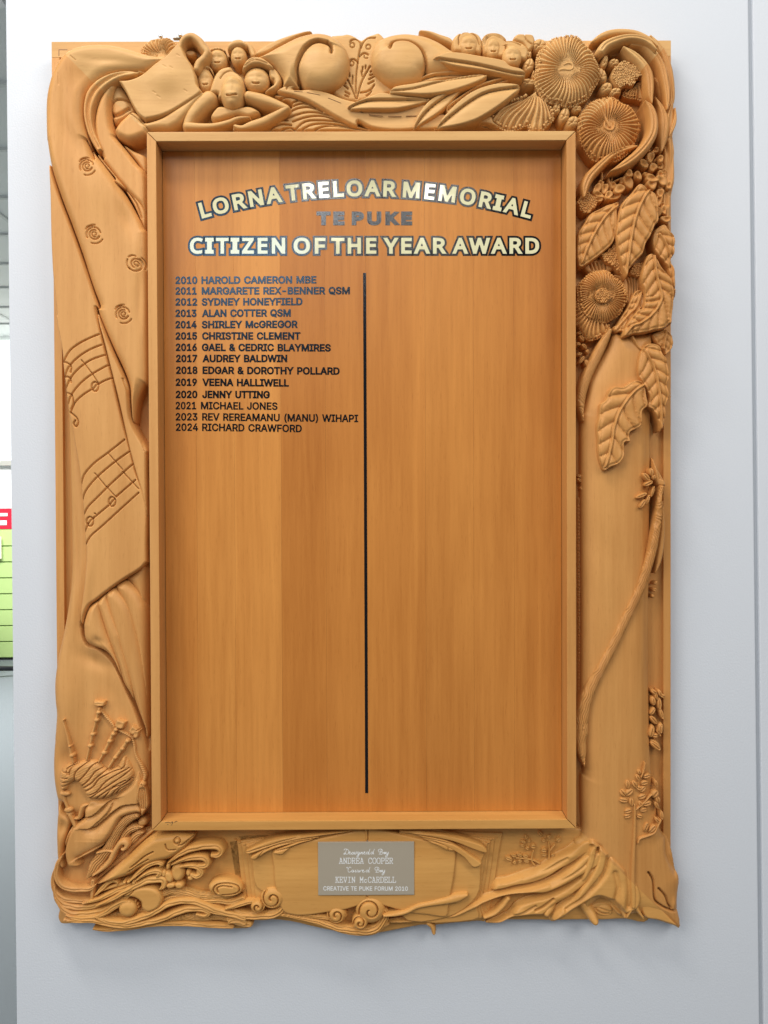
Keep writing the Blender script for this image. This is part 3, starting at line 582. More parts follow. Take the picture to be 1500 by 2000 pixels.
LINES = [('2010', 'HAROLD CAMERON MBE', 48, 208, 238, 1080, 130, 126, 1.0), ('2011', 'MARGARETE REX-BENNER QSM', 48, 203, 240, 1325, 208, 206, 1.0),
 ('2012', 'SYDNEY HONEYFIELD', 48, 207, 240, 978, 289, 286, 1.0), ('2013', 'ALAN COTTER QSM', 48, 202, 243, 892, 372, 369, 1.0),
 ('2014', 'SHIRLEY McGREGOR', 48, 203, 241, 942, 455, 452, 1.0), ('2015', 'CHRISTINE CLEMENT', 49, 206, 243, 963, 538, 538, 1.0),
 ('2016', 'GAEL & CEDRIC BLAYMIRES', 50, 205, 241, 1185, 621, 625, 1.0), ('2017', 'AUDREY BALDWIN', 52, 207, 247, 866, 703, 703, 1.0),
 ('2018', 'EDGAR & DOROTHY POLLARD', 52, 209, 246, 1250, 789, 795, 1.0), ('2019', 'VEENA HALLIWELL', 49, 205, 245, 878, 877, 882, 1.0),
 ('2020', 'JENNY UTTING', 50, 208, 244, 738, 966, 968, 1.0), ('2021', 'MICHAEL JONES', 49, 199, 234, 795, 1048, 1052, .55),
 ('2023', 'REV REREAMANU (MANU) WIHAPI', 49, 209, 243, 1385, 1130, 1142, .55), ('2024', 'RICHARD CRAWFORD', 51, 213, 243, 973, 1206, 1216, .55)]
for yr, nm, a0, a1, b0, b1, ya, yb, wgt in LINES:
    f = lambda x: 330+x/3.75
    g = .28+.52*wgt; ym = 520+ya/3.75; y2 = 520+yb/3.75
    gl, _ = straight(yr, 'hv', f(a0), f(a1), ym, ym, 14.6, g, PH+.1, .35, VINYL, .5)
    gl2, _ = straight(nm, 'hv', f(b0), f(b1), ym, y2, 14.6, g, PH+.1, .35, VINYL, .5)
    join(gl, 'year_lettering'); join(gl2, 'name_lettering')
# second title line
LB = []; LCREAM = []
def titled(place, gfat, gthin):
    a = place(gfat, PH+.1, VINYL, PH-.2, .8); b = place(gthin, PH+.6, CREAM, PH+.3, .75)
    join(a, 'letter_outline'); join(b, 'title_lettering')
for wd, a, b in (('CITIZEN', 371, 557), ('OF', 573.5, 635.5), ('THE', 647, 735), ('YEAR', 749.8, 870.8), ('AWARD', 884, 1053)):
    g0 = 1.6; lay = layout(wd, 'tb', 100); e0, e1 = extent(lay); k = (b-a-2*g0)/(e1-e0); ky = (31-2*g0)/573
    def place(g, hh, m, hb, st_, lay=lay, e0=e0, k=k, ky=ky, a=a):
        o = []
        for x, ps in lay:
            q = [np.stack([a+g0+(x+p[:, 0]-e0)*k, 495.6-g0-p[:, 1]*ky], -1) for p in ps]
            o.append(letter('g', q, g, hh, .35, m, st_, board, hb))
        return o
    titled(place, g0+4.0, g0)
# arched first line
RC = 1193.; CX = 714.5; CY = 383+RC+.5
for wd, a, b in (('LORNA', 393, 548.5), ('TRELOAR', 561, 771.5), ('MEMORIAL', 788.5, 1037)):
    g0 = 1.6; lay = layout(wd, 'tb', 100); e0, e1 = extent(lay)
    ta, tb_ = math.asin((a-CX)/(RC+12)), math.asin((b-CX)/(RC+12))
    def place(g, hh, m, hb, st_, lay=lay, e0=e0, e1=e1, ta=ta, tb_=tb_):
        o = []
        for x, ps in lay:
            c = np.mean([p[:, 0].mean() for p in ps])+x; k = (tb_-ta)*RC/(e1-e0); th = ta+(c-e0)/(e1-e0)*(tb_-ta); q = []
            for p in ps:
                lx_ = (x+p[:, 0]-c)*k; ly_ = g0+p[:, 1]*(31-2*g0)/573
                q.append(np.stack([CX+(RC+ly_)*math.sin(th)+lx_*math.cos(th), CY-(RC+ly_)*math.cos(th)+lx_*math.sin(th)], -1))
            o.append(letter('g', q, g, hh, .35, m, st_, board, hb))
        return o
    titled(place, g0+4.0, g0)
for wd, a, b in (('TE', 618, 673), ('PUKE', 687, 805)):
    gl, _ = straight(wd, 'tb', a, b, 440, 440, 27, 2.7, PH+.1, .35, VINYL, .85, track=110); join(gl, 'title_lettering')

# ================================================================ the silver plaque
a, b = uv(621.5, 1748.9, 58), uv(808.9, 1644, 58)
plq = prism('plaque', [(a[0], a[1]), (b[0], a[1]), (b[0], b[1]), (a[0], b[1])], 47, 58, STEEL, board, .0007)
a2, b2 = uv(620, 1751, 53), uv(810.5, 1642, 53)
prism('plaque_bed', [(a2[0], a2[1]), (b2[0], a2[1]), (b2[0], b2[1]), (a2[0], b2[1])], 40, 53.5, W_BOT, board, .0004)
rP = reg(600, 1630, 6.522)
def pen(lines, r=.55):
    for q in lines:
        q = np.asarray(q, float)
        if len(q) > 1: yield carve('g', Stroke(q, r, 2 if len(q) > 2 else 1), 58.05, .01, None, st=.5, hb=57.8, mats=[ENGR], parent=plq, hc=58)
SLAB = {  # strokes on a 5 x 7 grid, with slab feet
 'A': [[(0,0),(1.6,0)],[(3.4,0),(5,0)],[(.7,0),(2.5,7),(4.3,0)],[(1.4,2.4),(3.6,2.4)],[(1.3,7),(2.5,7)]],
 'N': [[(0,0),(1.7,0)],[(.8,0),(.8,7),(4.2,0),(4.2,7)],[(0,7),(1,7)],[(3.4,7),(5,7)]],
 'D': [[(0,0),(3,0),(4.8,1.6),(4.8,5.4),(3,7),(0,7)],[(1,0),(1,7)]],
 'R': [[(0,0),(2,0)],[(1,0),(1,7)],[(0,7),(3.6,7),(4.5,6),(4.5,4.6),(3.6,3.6),(1,3.6)],[(2.8,3.6),(4.2,0),(5,0)]],
 'E': [[(0,0),(4.7,0),(4.7,1.8)],[(1,0),(1,7)],[(0,7),(4.6,7),(4.6,5.3)],[(1,3.6),(3.3,3.6)],[(3.3,2.8),(3.3,4.4)]],
 'C': [[(4.7,1.5),(3.4,0),(1.6,0),(.4,1.6),(.4,5.4),(1.6,7),(3.4,7),(4.5,5.6)],[(4.5,7),(4.5,5)]],
 'O': [[(1.6,0),(3.4,0),(4.7,1.6),(4.7,5.4),(3.4,7),(1.6,7),(.3,5.4),(.3,1.6),(1.6,0)]],
 'P': [[(0,0),(2.2,0)],[(1,0),(1,7)],[(0,7),(3.6,7),(4.7,6),(4.7,4.4),(3.6,3.3),(1,3.3)]],
 'K': [[(0,0),(2,0)],[(0,7),(2,7)],[(1,0),(1,7)],[(4.2,7),(1,3)],[(2.2,4.4),(4.3,0)],[(3.4,0),(5,0)],[(3.4,7),(5,7)]],
 'V': [[(.6,7),(2.5,0),(4.4,7)],[(0,7),(1.6,7)],[(3.4,7),(5,7)]],
 'I': [[(1,0),(4,0)],[(1,7),(4,7)],[(2.5,0),(2.5,7)]],
 'M': [[(0,0),(1.4,0)],[(3.6,0),(5,0)],[(.6,0),(.6,7),(2.5,2.6),(4.4,7),(4.4,0)],[(0,7),(.8,7)],[(4.2,7),(5,7)]],
 'c': [[(4,1),(3,0),(1.8,0),(.9,1),(.9,3),(1.8,4),(3,4),(4,3)]],
 'L': [[(0,0),(4.7,0),(4.7,2)],[(0,7),(2.2,7)],[(1,0),(1,7)]]}
def slab(text, x0_, x1_, yb_, cap):
    n = len(text); cw = (x1_-x0_)/(n-.15); o = []
    for i, ch in enumerate(text):
        if ch in SLAB: o += list(pen([[(x0_+cw*(i+.84*px_/5), yb_-py_/7*cap) for px_, py_ in ln] for ln in SLAB[ch]], .62))
    join(o, 'engraving')
k_ = 6.522
slab('ANDREA COOPER', 600+408/k_, 600+1092/k_, 1630+368/k_, 68/k_)
slab('KEVIN McCARDELL', 600+360/k_, 600+1130/k_, 1630+610/k_, 68/k_)
def script(paths, dx, dy): return [rP(*[v for i in range(0, len(q), 2) for v in (q[i]+dx, q[i+1]+dy)]) for q in paths]
BY = [[915, 225, 905, 200, 925, 185, 950, 188, 960, 205, 945, 220, 925, 222], [945, 190, 925, 250], [925, 222, 960, 225, 965, 240, 945, 252, 915, 248], [965, 240, 985, 222, 978, 250, 990, 240, 1000, 222, 998, 245],
      [1010, 222, 1005, 245, 1020, 248, 1035, 222, 1020, 275, 1000, 285, 1000, 270, 1035, 245]]
DES = [[500, 190, 480, 250, 465, 248, 475, 235, 500, 250, 520, 245, 530, 215, 515, 190, 480, 183, 468, 200], [530, 235, 550, 228, 545, 218, 535, 225, 535, 245, 550, 250, 565, 235],
       [565, 250, 580, 222, 590, 240, 580, 252, 565, 250], [600, 222, 595, 248, 610, 245], [612, 222, 605, 250, 622, 245, 632, 215],
       [665, 225, 645, 222, 635, 240, 650, 250, 665, 225, 655, 275, 635, 285, 635, 270, 680, 240], [685, 222, 680, 250, 695, 225, 705, 228, 700, 250, 720, 240],
       [720, 235, 738, 228, 733, 218, 722, 225, 722, 245, 738, 250, 755, 235], [780, 225, 762, 222, 752, 240, 765, 250, 785, 225], [800, 185, 780, 250, 800, 245], [838, 225, 820, 222, 810, 240, 822, 250, 840, 225], [855, 185, 838, 245, 850, 245]]
CAR = [[500, 425, 510, 415, 520, 440], [560, 425, 545, 413, 525, 430, 520, 465, 535, 480, 560, 470], [590, 455, 572, 452, 565, 470, 578, 480, 592, 455, 590, 478, 605, 470], [608, 455, 620, 455, 615, 480, 635, 470],
       [635, 452, 650, 455, 645, 480, 665, 470], [665, 455, 668, 480, 685, 455, 700, 452], [700, 468, 720, 460, 715, 450, 702, 458, 702, 475, 720, 480, 740, 468], [780, 455, 760, 452, 750, 470, 762, 480, 782, 455], [800, 415, 780, 478, 795, 475]]
join(list(pen(script(DES, 0, 0)+script(BY, 0, 0), .5)), 'engraving')
join(list(pen(script(CAR, 0, 0)+script(BY, -45, 230), .5)), 'engraving')
gl, _ = straight('CREATIVE TE PUKE FORUM 2010', 'hv', 600+205/k_, 600+1282/k_, 1630+713/k_, 1630+716/k_, 54/k_, .18, 58.05, .01, ENGR, .5, parent=plq); join(gl, 'engraving')
for q in ([325, 1603, 332, 1601.5, 338, 1602.5, 341, 1599], [334, 1604, 340, 1603.5], [330, 1606.5, 331, 1606.8], [346, 1603, 348, 1601]):
    pass

# ================================================================ carving: top left corner and top rail
def jag(x0, y0, x1, y1, n, amp):
    t = np.linspace(0, 1, 2*n+1); x = x0+(x1-x0)*t; y = y0+(y1-y0)*t; nx, ny = (y1-y0), -(x1-x0); L = math.hypot(nx, ny)
    a = np.where(np.arange(2*n+1) % 2, amp, -amp*.3); return np.stack([x+nx/L*a, y+ny/L*a], -1)
# stamens of the flower behind the shoulder
flower(313, 108, 43, 36, 28, 10, N=34, swirl=.01, rim=2.0, depth=3.2)
# gown shoulder and sleeve that sweeps over the corner
carve('fold_band', J_(rA(770, 366, 640, 358, 520, 378, 410, 430, 335, 510, 308, 600, 305, 700, 330, 810, 370, 900, 430, 990, 520, 1100, 620, 1230), rI(690, 470, 720, 440, 620, 320, 540, 200), rA(460, 950, 405, 830, 385, 740, 395, 640, 440, 545, 520, 470, 610, 420, 700, 390)),
      40, 24, 9, groove(rA(700, 372, 560, 400, 440, 470, 370, 560, 345, 680, 370, 820, 420, 930), 3, 2.5), kind='round', st=1.7)
carve('fold_band', J_(rA(565, 432, 500, 470, 430, 560, 392, 690, 388, 800, 410, 920, 450, 1010), rI(560, 230, 640, 330, 740, 460, 860, 600, 960, 700, 1030, 775, 1030, 412, 930, 282, 820, 145, 720, 22), rA(555, 860, 520, 780, 505, 680, 508, 600, 530, 520)),
      34, 22, 16, tilt(-.05, 0, 230, 250), kind='round', st=1.8)
carve('fold_band', J_(rI(800, 110, 900, 165, 1030, 235, 1030, 405, 930, 282)), 30, 14, 10, st=1.7)
carve('neck_roll', rA(508, 560, 520, 500, 560, 440, 605, 500, 650, 590, 690, 680, 600, 730, 540, 760, 512, 680), 28, 16, 18, groove(rA(515, 620, 560, 585, 640, 590), 2, 3), groove(rA(512, 680, 560, 700, 650, 650), 3, 3), st=1.5)
carve('cuff', rA(530, 800, 560, 745, 610, 695, 670, 655, 740, 700, 760, 735, 880, 700, 1000, 625, 1160, 515, 1210, 540, 1130, 640, 1060, 720, 1010, 770, 940, 806, 940, 806, 800, 812, 780, 838, 720, 868, 640, 885, 565, 858, 540, 830),
      36, 24, 18, groove(rA(640, 670, 730, 740, 800, 812, 850, 880), .9, 2.5, 1), st=1.7)
# the open sheet (a sail-like page) with worn tool marks
pg = carve('sheet', rA(560, 432, 560, 432, 640, 428, 740, 385, 830, 320, 920, 250, 985, 185, 1010, 172, 1035, 195, 1070, 270, 1110, 330, 1135, 400, 1148, 470, 1178, 520, 1120, 570, 1000, 640, 880, 700, 760, 728, 760, 728, 710, 690, 660, 610, 610, 510),
      48, 16, 7, bump(*rA(900, 430)[0], 34, 30, 9, -.5), bump(*rA(860, 520)[0], 60, 40, -6, .5), bump(*rA(1030, 260)[0], 16, 40, 3, -.4), *[groove(rA(x, y, x+22, y+14), .8, .55, 1) for x, y in ((900, 340), (950, 350), (820, 520), (850, 550), (1050, 510), (1000, 260))],
      rough_(.4, .07), kind='round', st=1.5)
# arm raised over the sheet, bent like a handle
strand('raised_arm', rB(95, 330, 45, 215, 65, 140, 125, 112, 180, 145, 215, 195, 240, 232, 215, 275, 180, 310, 165, 350), [18/3.75, 24/3.75, 30/3.75, 34/3.75, 36/3.75, 36/3.75, 34/3.75, 36/3.75, 38/3.75, 34/3.75], 42, 22, st=1.4)
blob('hand', *rB(120, 240)[0], 11, 7, 34, 9, 0, groove(rB(95, 215, 150, 215), 1, 2))
# four small heads and the large reclining figure
def face(cx, cy, a, b, h0, H, mouth=1, nose=True, hair=None, ang=0, lip=1.0, name='head'):
    c, s = math.cos(ang), math.sin(ang)
    def at(u, v): return (cx+u*a*c-v*b*s, cy+u*a*s+v*b*c)
    m = np.array([at(-.24, .43), at(-.08, .49), at(.10, .49), at(.26, .42)])
    m2 = np.array([at(-.3, .38), at(0, .36), at(.3, .36)])
    ex = [groove(m, 1.0, 2.6*mouth), bump(*at(0, .60), a*.34, b*.09, 1.3*lip, ang), bump(*at(0, .36), a*.3, b*.07, 1.0*lip, ang), bump(*at(0, .78), a*.35, b*.16, 1.4, ang),
          bump(*at(-.38, -.02), a*.3, b*.13, -1.0, ang), bump(*at(.38, -.02), a*.3, b*.13, -1.0, ang), bump(*at(0, -.42), a*.7, b*.25, 1.2, ang)]
    if nose: ex.append(bump(*at(0, .12), a*.13, b*.24, .9, ang))
    return carve(name, Oval(cx, cy, a, b, ang), h0, H, min(a, b)*.95, *ex, rough_(.3, .2), st=1.15)
def P3(f, *a): return f(*a)
f2 = carve('cap', rB(385, 200, 395, 160, 440, 135, 490, 132, 525, 160, 530, 190, 500, 190, 450, 195, 400, 215), 40, 14, 10, st=1.4)
face(*rB(468, 250)[0], 16, 19.5, 36, 15); 
strand('raised_arm', rB(530, 170, 560, 200, 580, 250), [5, 6.5, 6], 34, 12)
h1 = face(*rB(315, 275)[0], 19, 21.5, 34, 14)
carve('hair', J_(rB(240, 300, 245, 240), jag(*rB(265, 225)[0], *rB(375, 215)[0], 5, 2.0), rB(392, 280, 385, 240, 350, 200, 290, 195, 250, 230)), 40, 8, 5, parent=None, st=1.2)
face(*rB(225, 430)[0], 16, 25, 36, 14, ang=-.1)
carve('hair', J_(rB(165, 400, 160, 370), jag(*rB(175, 360)[0], *rB(262, 355)[0], 5, 1.8), rB(285, 390, 275, 350, 240, 325, 200, 325, 165, 350)), 42, 8, 5, st=1.2)
f4 = face(*rB(600, 418)[0], 25, 24.5, 42, 16, ang=.05)
carve('cap', rB(495, 370, 505, 320, 540, 275, 590, 258, 650, 270, 700, 305, 730, 340, 715, 350, 650, 325, 580, 325, 530, 345), 50, 13, 8, groove(rB(515, 335, 590, 290, 690, 318), .9, 1.6), groove(rB(540, 300, 600, 275, 650, 285), .9, 1.2), st=1.3)
carve('raised_arm', rB(700, 345, 745, 350, 785, 410, 785, 460, 745, 510, 690, 525, 660, 520, 690, 490, 730, 455, 700, 420, 690, 380), 38, 16, 9, groove(rB(705, 440, 735, 430), 1, 2.4, 1), st=1.4)
# large figure
strand('upper_arm', rB(250, 560, 180, 620, 120, 700, 95, 765), [66/3.75, 60/3.75, 50/3.75, 44/3.75], 38, 22, st=1.4)
carve('torso', rB(262, 700, 300, 640, 340, 620, 440, 635, 540, 620, 600, 640, 628, 670, 590, 700, 540, 712, 470, 695, 400, 712, 300, 740), 36, 18, 12, st=1.4)
strand('upper_arm', rB(545, 545, 640, 570, 730, 600, 820, 638), [44/3.75, 50/3.75, 42/3.75, 34/3.75], 42, 22, st=1.4)
strand('forearm', rB(95, 770, 200, 775, 300, 770, 400, 745, 470, 718, 555, 712), [40/3.75, 34/3.75, 30/3.75, 28/3.75, 22/3.75, 8/3.75], 42, 20, st=1.3)
strand('forearm', rB(828, 640, 740, 690, 650, 735, 560, 765, 500, 785, 448, 778), [26/3.75, 36/3.75, 40/3.75, 38/3.75, 26/3.75, 26/3.75], 46, 18, groove(rB(415, 765, 455, 800), 1.2, 3, 1), st=1.3)
carve('hair', rB(255, 530, 268, 470, 295, 400, 330, 355, 380, 335, 415, 335, 430, 360, 470, 385, 500, 420, 515, 480, 515, 540, 500, 560, 330, 570, 320, 535, 285, 535), 44, 12, 10, groove(rB(340, 430, 370, 390, 430, 372, 480, 400), .9, 2.0), st=1.4)
carve('head', Oval(*rB(420, 508)[0], 92/3.75, 127/3.75), 46, 26, 20, bump(*rB(422, 540)[0], 9, 3, 1.8), bump(*rB(422, 562)[0], 8, 2.2, 2.2), groove(rB(388, 552, 410, 560, 430, 556, 458, 545), 1.1, 3.2), bump(*rB(385, 470)[0], 9, 4.5, -1.3), bump(*rB(458, 468)[0], 9, 4.5, -1.3), bump(*rB(421, 490)[0], 3.2, 10, 1.2), bump(*rB(420, 600)[0], 9, 5, 2), bump(*rB(420, 430)[0], 14, 7, 1.6), st=1.15)
# ---------------- scrolls of the bannister and the mound between them
carve('scroll_strap', rB(585, 245, 640, 195, 720, 150, 830, 108, 960, 72, 1010, 75, 900, 130, 780, 190, 700, 235, 620, 262), 32, 16, 8, st=1.6)
carve('scroll_strap', rC(440, 66, 520, 68, 600, 95, 685, 128, 700, 190, 660, 175, 560, 130), 32, 14, 8, st=1.6)
md = carve('mound', J_(rZ(-300, 700, -200, 160, -60, 90, 100, 78, 220, 55, 330, 78, 430, 125, 540, 195, 600, 190, 700, 120, 850, 70, 1050, 60, 1300, 500, 1400, 1500, 1250, 1560, 1000, 1650, 400, 1760, 0, 1640, -300, 1300)), 28, 13, 12,
      *[groove(rZ(*q), 1.25, 3.0) for q in ([300, 300, 330, 250, 420, 225, 500, 250, 550, 320, 555, 420, 530, 520, 500, 700, 485, 820, 460, 1000, 440, 1250, 445, 1540], [570, 420, 610, 320, 680, 230, 760, 190, 910, 190],
        [535, 640, 590, 585, 670, 565, 740, 600], [285, 770, 320, 725, 400, 715, 480, 770], [150, 1080, 230, 1200, 330, 1390, 440, 1660], [790, 880, 700, 1030, 600, 1220, 530, 1420, 470, 1660], [550, 1525, 700, 1500, 830, 1420, 890, 1330], [700, 1600, 760, 1560, 820, 1480])],
      *[groove(spiral(*rZ(x, y)[0], 4.9, .95, a, 1, .85), .9, 2.4) for x, y, a in ((350, 370, -2), (740, 410, -1), (335, 815, -2))], groove(rZ(650, 610, 640, 660, 690, 690, 730, 680), .9, 2),
      *[groove(rZ(*q), 1.3, 2.8, 1) for q in ([800, 1020, 870, 960], [790, 1100, 895, 1065], [760, 1200, 895, 1125], [740, 1310, 880, 1240], [90, 1170, 150, 1210], [90, 1240, 180, 1300], [100, 1300, 250, 1430], [180, 1500, 290, 1560], [180, 1590, 260, 1620], [360, 1120, 355, 1310], [270, 1040, 285, 1130], [575, 1010, 600, 1130], [610, 900, 600, 1000], [680, 870, 675, 940])], st=1.0)
def koru(outline, path, c, r, h0, H):
    return carve('scroll', outline, h0, H, 26, groove(path, 2.0, 7), step(path, 7, 20, 1), st=1.6)
carve('scroll', rB(590, 250, 660, 215, 780, 150, 880, 100, 960, 74, 1050, 62, 1140, 78, 1220, 130, 1268, 200, 1285, 290, 1270, 370, 1220, 440, 1150, 482, 1080, 498, 1010, 490, 950, 470, 900, 425, 905, 470, 850, 466, 790, 465, 790, 410, 745, 345, 690, 300, 640, 275), 40, 30, 30,
      step(rB(915, 440, 898, 370, 910, 300, 950, 220, 1000, 170, 1060, 150, 1115, 160), 5, 16, 1), groove(rB(1125, 165, 1150, 195, 1152, 240), 2.4, 7), groove(rB(915, 440, 898, 370, 910, 300, 950, 220, 1000, 170, 1060, 150, 1120, 165), 2.4, 5.5), bump(*rB(1050, 350)[0], 38, 40, 6), st=1.5)
carve('scroll', rC(90, 270, 100, 190, 150, 112, 240, 72, 340, 58, 430, 68, 510, 88, 600, 130, 680, 185, 730, 225, 720, 300, 700, 350, 600, 372, 490, 385, 478, 395, 445, 430, 390, 458, 310, 470, 230, 450, 160, 400, 105, 340), 40, 30, 30,
      step(rC(478, 400, 492, 320, 475, 240, 430, 185, 370, 152, 300, 147, 240, 180), 6, 16, 1), groove(rC(478, 400, 492, 320, 475, 240, 430, 185, 370, 152, 300, 147, 250, 165, 232, 208), 2.6, 6.5), bump(*rC(300, 320)[0], 38, 36, 6), st=1.5)
# ---------------- furrowed hills and the winding road
hl = carve('furrowed_hill', J_(rB(735, 545, 850, 555, 1000, 600, 1110, 665, 1250, 740, 1400, 785, 1540, 800, 1500, 808, 640, 806, 690, 760, 760, 715, 850, 650, 850, 600, 770, 575)), 30, 14, 6,
      *[groove(rB(*q), 1.3, 4.0) for q in ([780, 572, 850, 565, 905, 580], [860, 610, 920, 590, 980, 605], [850, 640, 950, 610, 1040, 640], [810, 700, 900, 650, 1000, 640, 1090, 670], [800, 730, 950, 680, 1060, 680, 1150, 700], [870, 745, 980, 710, 1100, 705, 1200, 740],
        [680, 770, 760, 740, 830, 735], [700, 800, 780, 765, 860, 770], [790, 800, 850, 790, 880, 800], [890, 800, 960, 745, 1060, 735, 1200, 745, 1280, 765], [940, 800, 1020, 765, 1150, 760, 1330, 785], [1030, 802, 1130, 775, 1300, 790, 1420, 800])], st=1.1)
carve('furrowed_hill', rC(-40, 808, -20, 760, 60, 790, 250, 812, 250, 812), 28, 6, 4, groove(rC(-40, 785, 60, 795, 200, 805), 1, 3), st=1.2)
carve('road', J_(rB(748, 512, 748, 512, 790, 485, 850, 465, 905, 470, 912, 488, 870, 500, 930, 505, 1000, 500, 1120, 522, 1260, 575, 1400, 600), rC(60, 600, 200, 600, 460, 600, 620, 680, 760, 690, 960, 695, 1000, 745, 1100, 803, 1100, 803, 1000, 775, 900, 765, 760, 765, 600, 795, 430, 800, 250, 806, 100, 785, 0, 735), rB(1330, 775, 1200, 715, 1080, 645, 980, 590, 870, 552, 790, 535)),
      42, 12, 7, groove(rB(825, 505, 830, 485, 870, 475, 905, 478), 1, 3), bump(*rC(200, 700)[0], 60, 20, -3), *[groove(rC(820+i*22, 800-i*2, 900+i*24, 755+i*3, 985+i*16, 770+i*6), 1.2, 3.2) for i in range(3)], st=1.5)
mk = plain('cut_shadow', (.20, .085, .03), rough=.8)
def ticks(f, pts, n):
    for q in pts:
        a, b = f(*q); o = []
        strand('road_mark', np.array([a, b]), [.6, 1.0, .9, .5], 54.3, .3, st=.5, mats=[mk], hb=53.5, hc=54.3)
ticks(rB, ([880, 517, 940, 522], [975, 527, 1070, 546], [1130, 568, 1222, 604], [1270, 640, 1385, 674], [1430, 690, 1500, 696]), 4)
ticks(rC, ([80, 690, 180, 700], [220, 700, 315, 702], [350, 700, 425, 697], [560, 692, 625, 688], [820, 728, 880, 738]), 4)
# ---------------- strap leaves
def blade(f, out, mid, h0, H, gd=4.6, tl=None):
    m = f(*mid)
    return carve('leaf', f(*out), h0, H, 4.5, step(m, gd, 8, 1), groove(m, 1.1, 2.0), *( [tl] if tl else []), st=1.35)
blade(rC, [395, 462, 440, 425, 520, 384, 640, 360, 770, 368, 880, 384, 800, 405, 640, 425, 480, 450], [410, 455, 560, 400, 860, 388], 40, 14)
blade(rC, [-60, 640, -80, 628, -40, 600, 60, 560, 160, 526, 240, 535, 350, 555, 520, 568, 490, 592, 420, 618, 280, 648, 100, 650, -60, 648], [-70, 632, 0, 600, 100, 578, 300, 576, 505, 572], 54, 12)
blade(rC, [400, 792, 400, 792, 435, 690, 500, 600, 570, 550, 680, 505, 770, 488, 720, 545, 650, 625, 570, 690, 470, 750], [408, 782, 470, 690, 560, 605, 700, 510], 56, 10)
blade(rC, [228, 515, 228, 515, 270, 480, 400, 458, 500, 440, 640, 428, 800, 400, 940, 392, 910, 435, 800, 482, 660, 525, 500, 545, 340, 538, 240, 532], [240, 516, 400, 500, 640, 440, 930, 398], 60, 14, 1.5)
blade(rC, [640, 620, 700, 580, 790, 520, 880, 465, 980, 430, 1095, 410, 1100, 440, 950, 470, 850, 530, 740, 620, 660, 690], [660, 640, 830, 510, 1080, 420], 50, 10)
blade(rC, [568, 785, 568, 785, 620, 705, 720, 600, 820, 525, 930, 478, 1060, 455, 1190, 480, 1100, 575, 980, 662, 850, 735, 700, 775], [575, 780, 680, 690, 820, 585, 960, 515, 1180, 482], 62, 13)
blade(rC, [545, 270, 545, 270, 640, 232, 740, 232, 900, 258, 1060, 288, 1110, 328, 1190, 350, 1228, 385, 1200, 413, 1100, 398, 950, 368, 800, 348, 680, 325, 600, 292], [555, 272, 700, 292, 850, 315, 1000, 348, 1130, 378, 1215, 388], 62, 14, 4)
# leaning heads on the right of the top rail
carve('hair', rC(680, 175, 690, 130, 730, 90, 800, 75, 870, 90, 905, 130, 910, 190, 895, 245, 850, 240, 730, 235, 695, 225), 36, 14, 10, groove(rC(735, 180, 735, 120, 760, 85), 1, 2.4), groove(rC(885, 180, 860, 120, 810, 80), 1, 2.4), groove(rC(745, 110, 800, 88, 850, 110), 1, 1.6), st=1.3)
face(*rC(808, 172)[0], 75/3.75, 78/3.75, 42, 12)
carve('hair', rC(905, 190, 905, 130, 930, 95, 985, 80, 1040, 90, 1080, 120, 1090, 150, 1085, 240, 1050, 275, 930, 250), 38, 14, 10, *[groove(rC(912+i*8, 180, 925+i*7, 120+i*9, 985, 93+i*10, 1045-i*5, 112+i*8, 1080-i*6, 150), .9, 2.0) for i in range(3)], st=1.2)
face(*rC(988, 195)[0], 58/3.75, 76/3.75, 44, 12)
carve('headscarf', rC(1130, 130, 1160, 95, 1215, 92, 1280, 100, 1300, 150, 1285, 200, 1240, 235, 1200, 180, 1150, 160), 34, 18, 9, groove(rC(1215, 95, 1230, 150, 1270, 180), 1, 2), st=1.3)
carve('hair', rC(1045, 185, 1060, 155, 1110, 140, 1170, 150, 1220, 175, 1250, 220, 1240, 270, 1210, 290, 1080, 250, 1080, 190), 44, 12, 9, groove(rC(1060, 170, 1120, 158, 1190, 185), 1, 1.6), st=1.3)
face(*rC(1130, 252)[0], 72/3.75, 82/3.75, 50, 14)

# ================================================================ carving: flowers, buds and strap leaves of the top right corner
for x, y, a, b, g in ((350, 325, 45, 62, .3), (345, 250, 28, 34, .6), (385, 395, 14, 34, 0), (350, 452, 66, 34, .1), (430, 175, 60, 55, 0), (905, 300, 28, 52, .25), (885, 400, 42, 62, -.3), (920, 490, 52, 46, -.7), (985, 520, 48, 36, -.2), (610, 690, 44, 66, .3),
                  (700, 645, 42, 30, -.1), (672, 740, 58, 50, -.6), (552, 645, 36, 44, .2), (975, 305, 42, 34, 0)):
    q = rD(x, y)[0]
    blob('bud', q[0], q[1], a/3.75, b/3.75, 32, 22, g, groove(np.array([(q[0]-a/3.75*.5, q[1]+b/3.75*.5), (q[0]+1, q[1]-1), (q[0]+a/3.75*.2, q[1]-b/3.75*.7)]), 1.0, 1.5), groove(np.array([(q[0]-a/3.75*.7, q[1]), (q[0], q[1]+b/3.75*.25), (q[0]+a/3.75*.7, q[1]+b/3.75*.1)]), .9, 1.3), st=1.25)
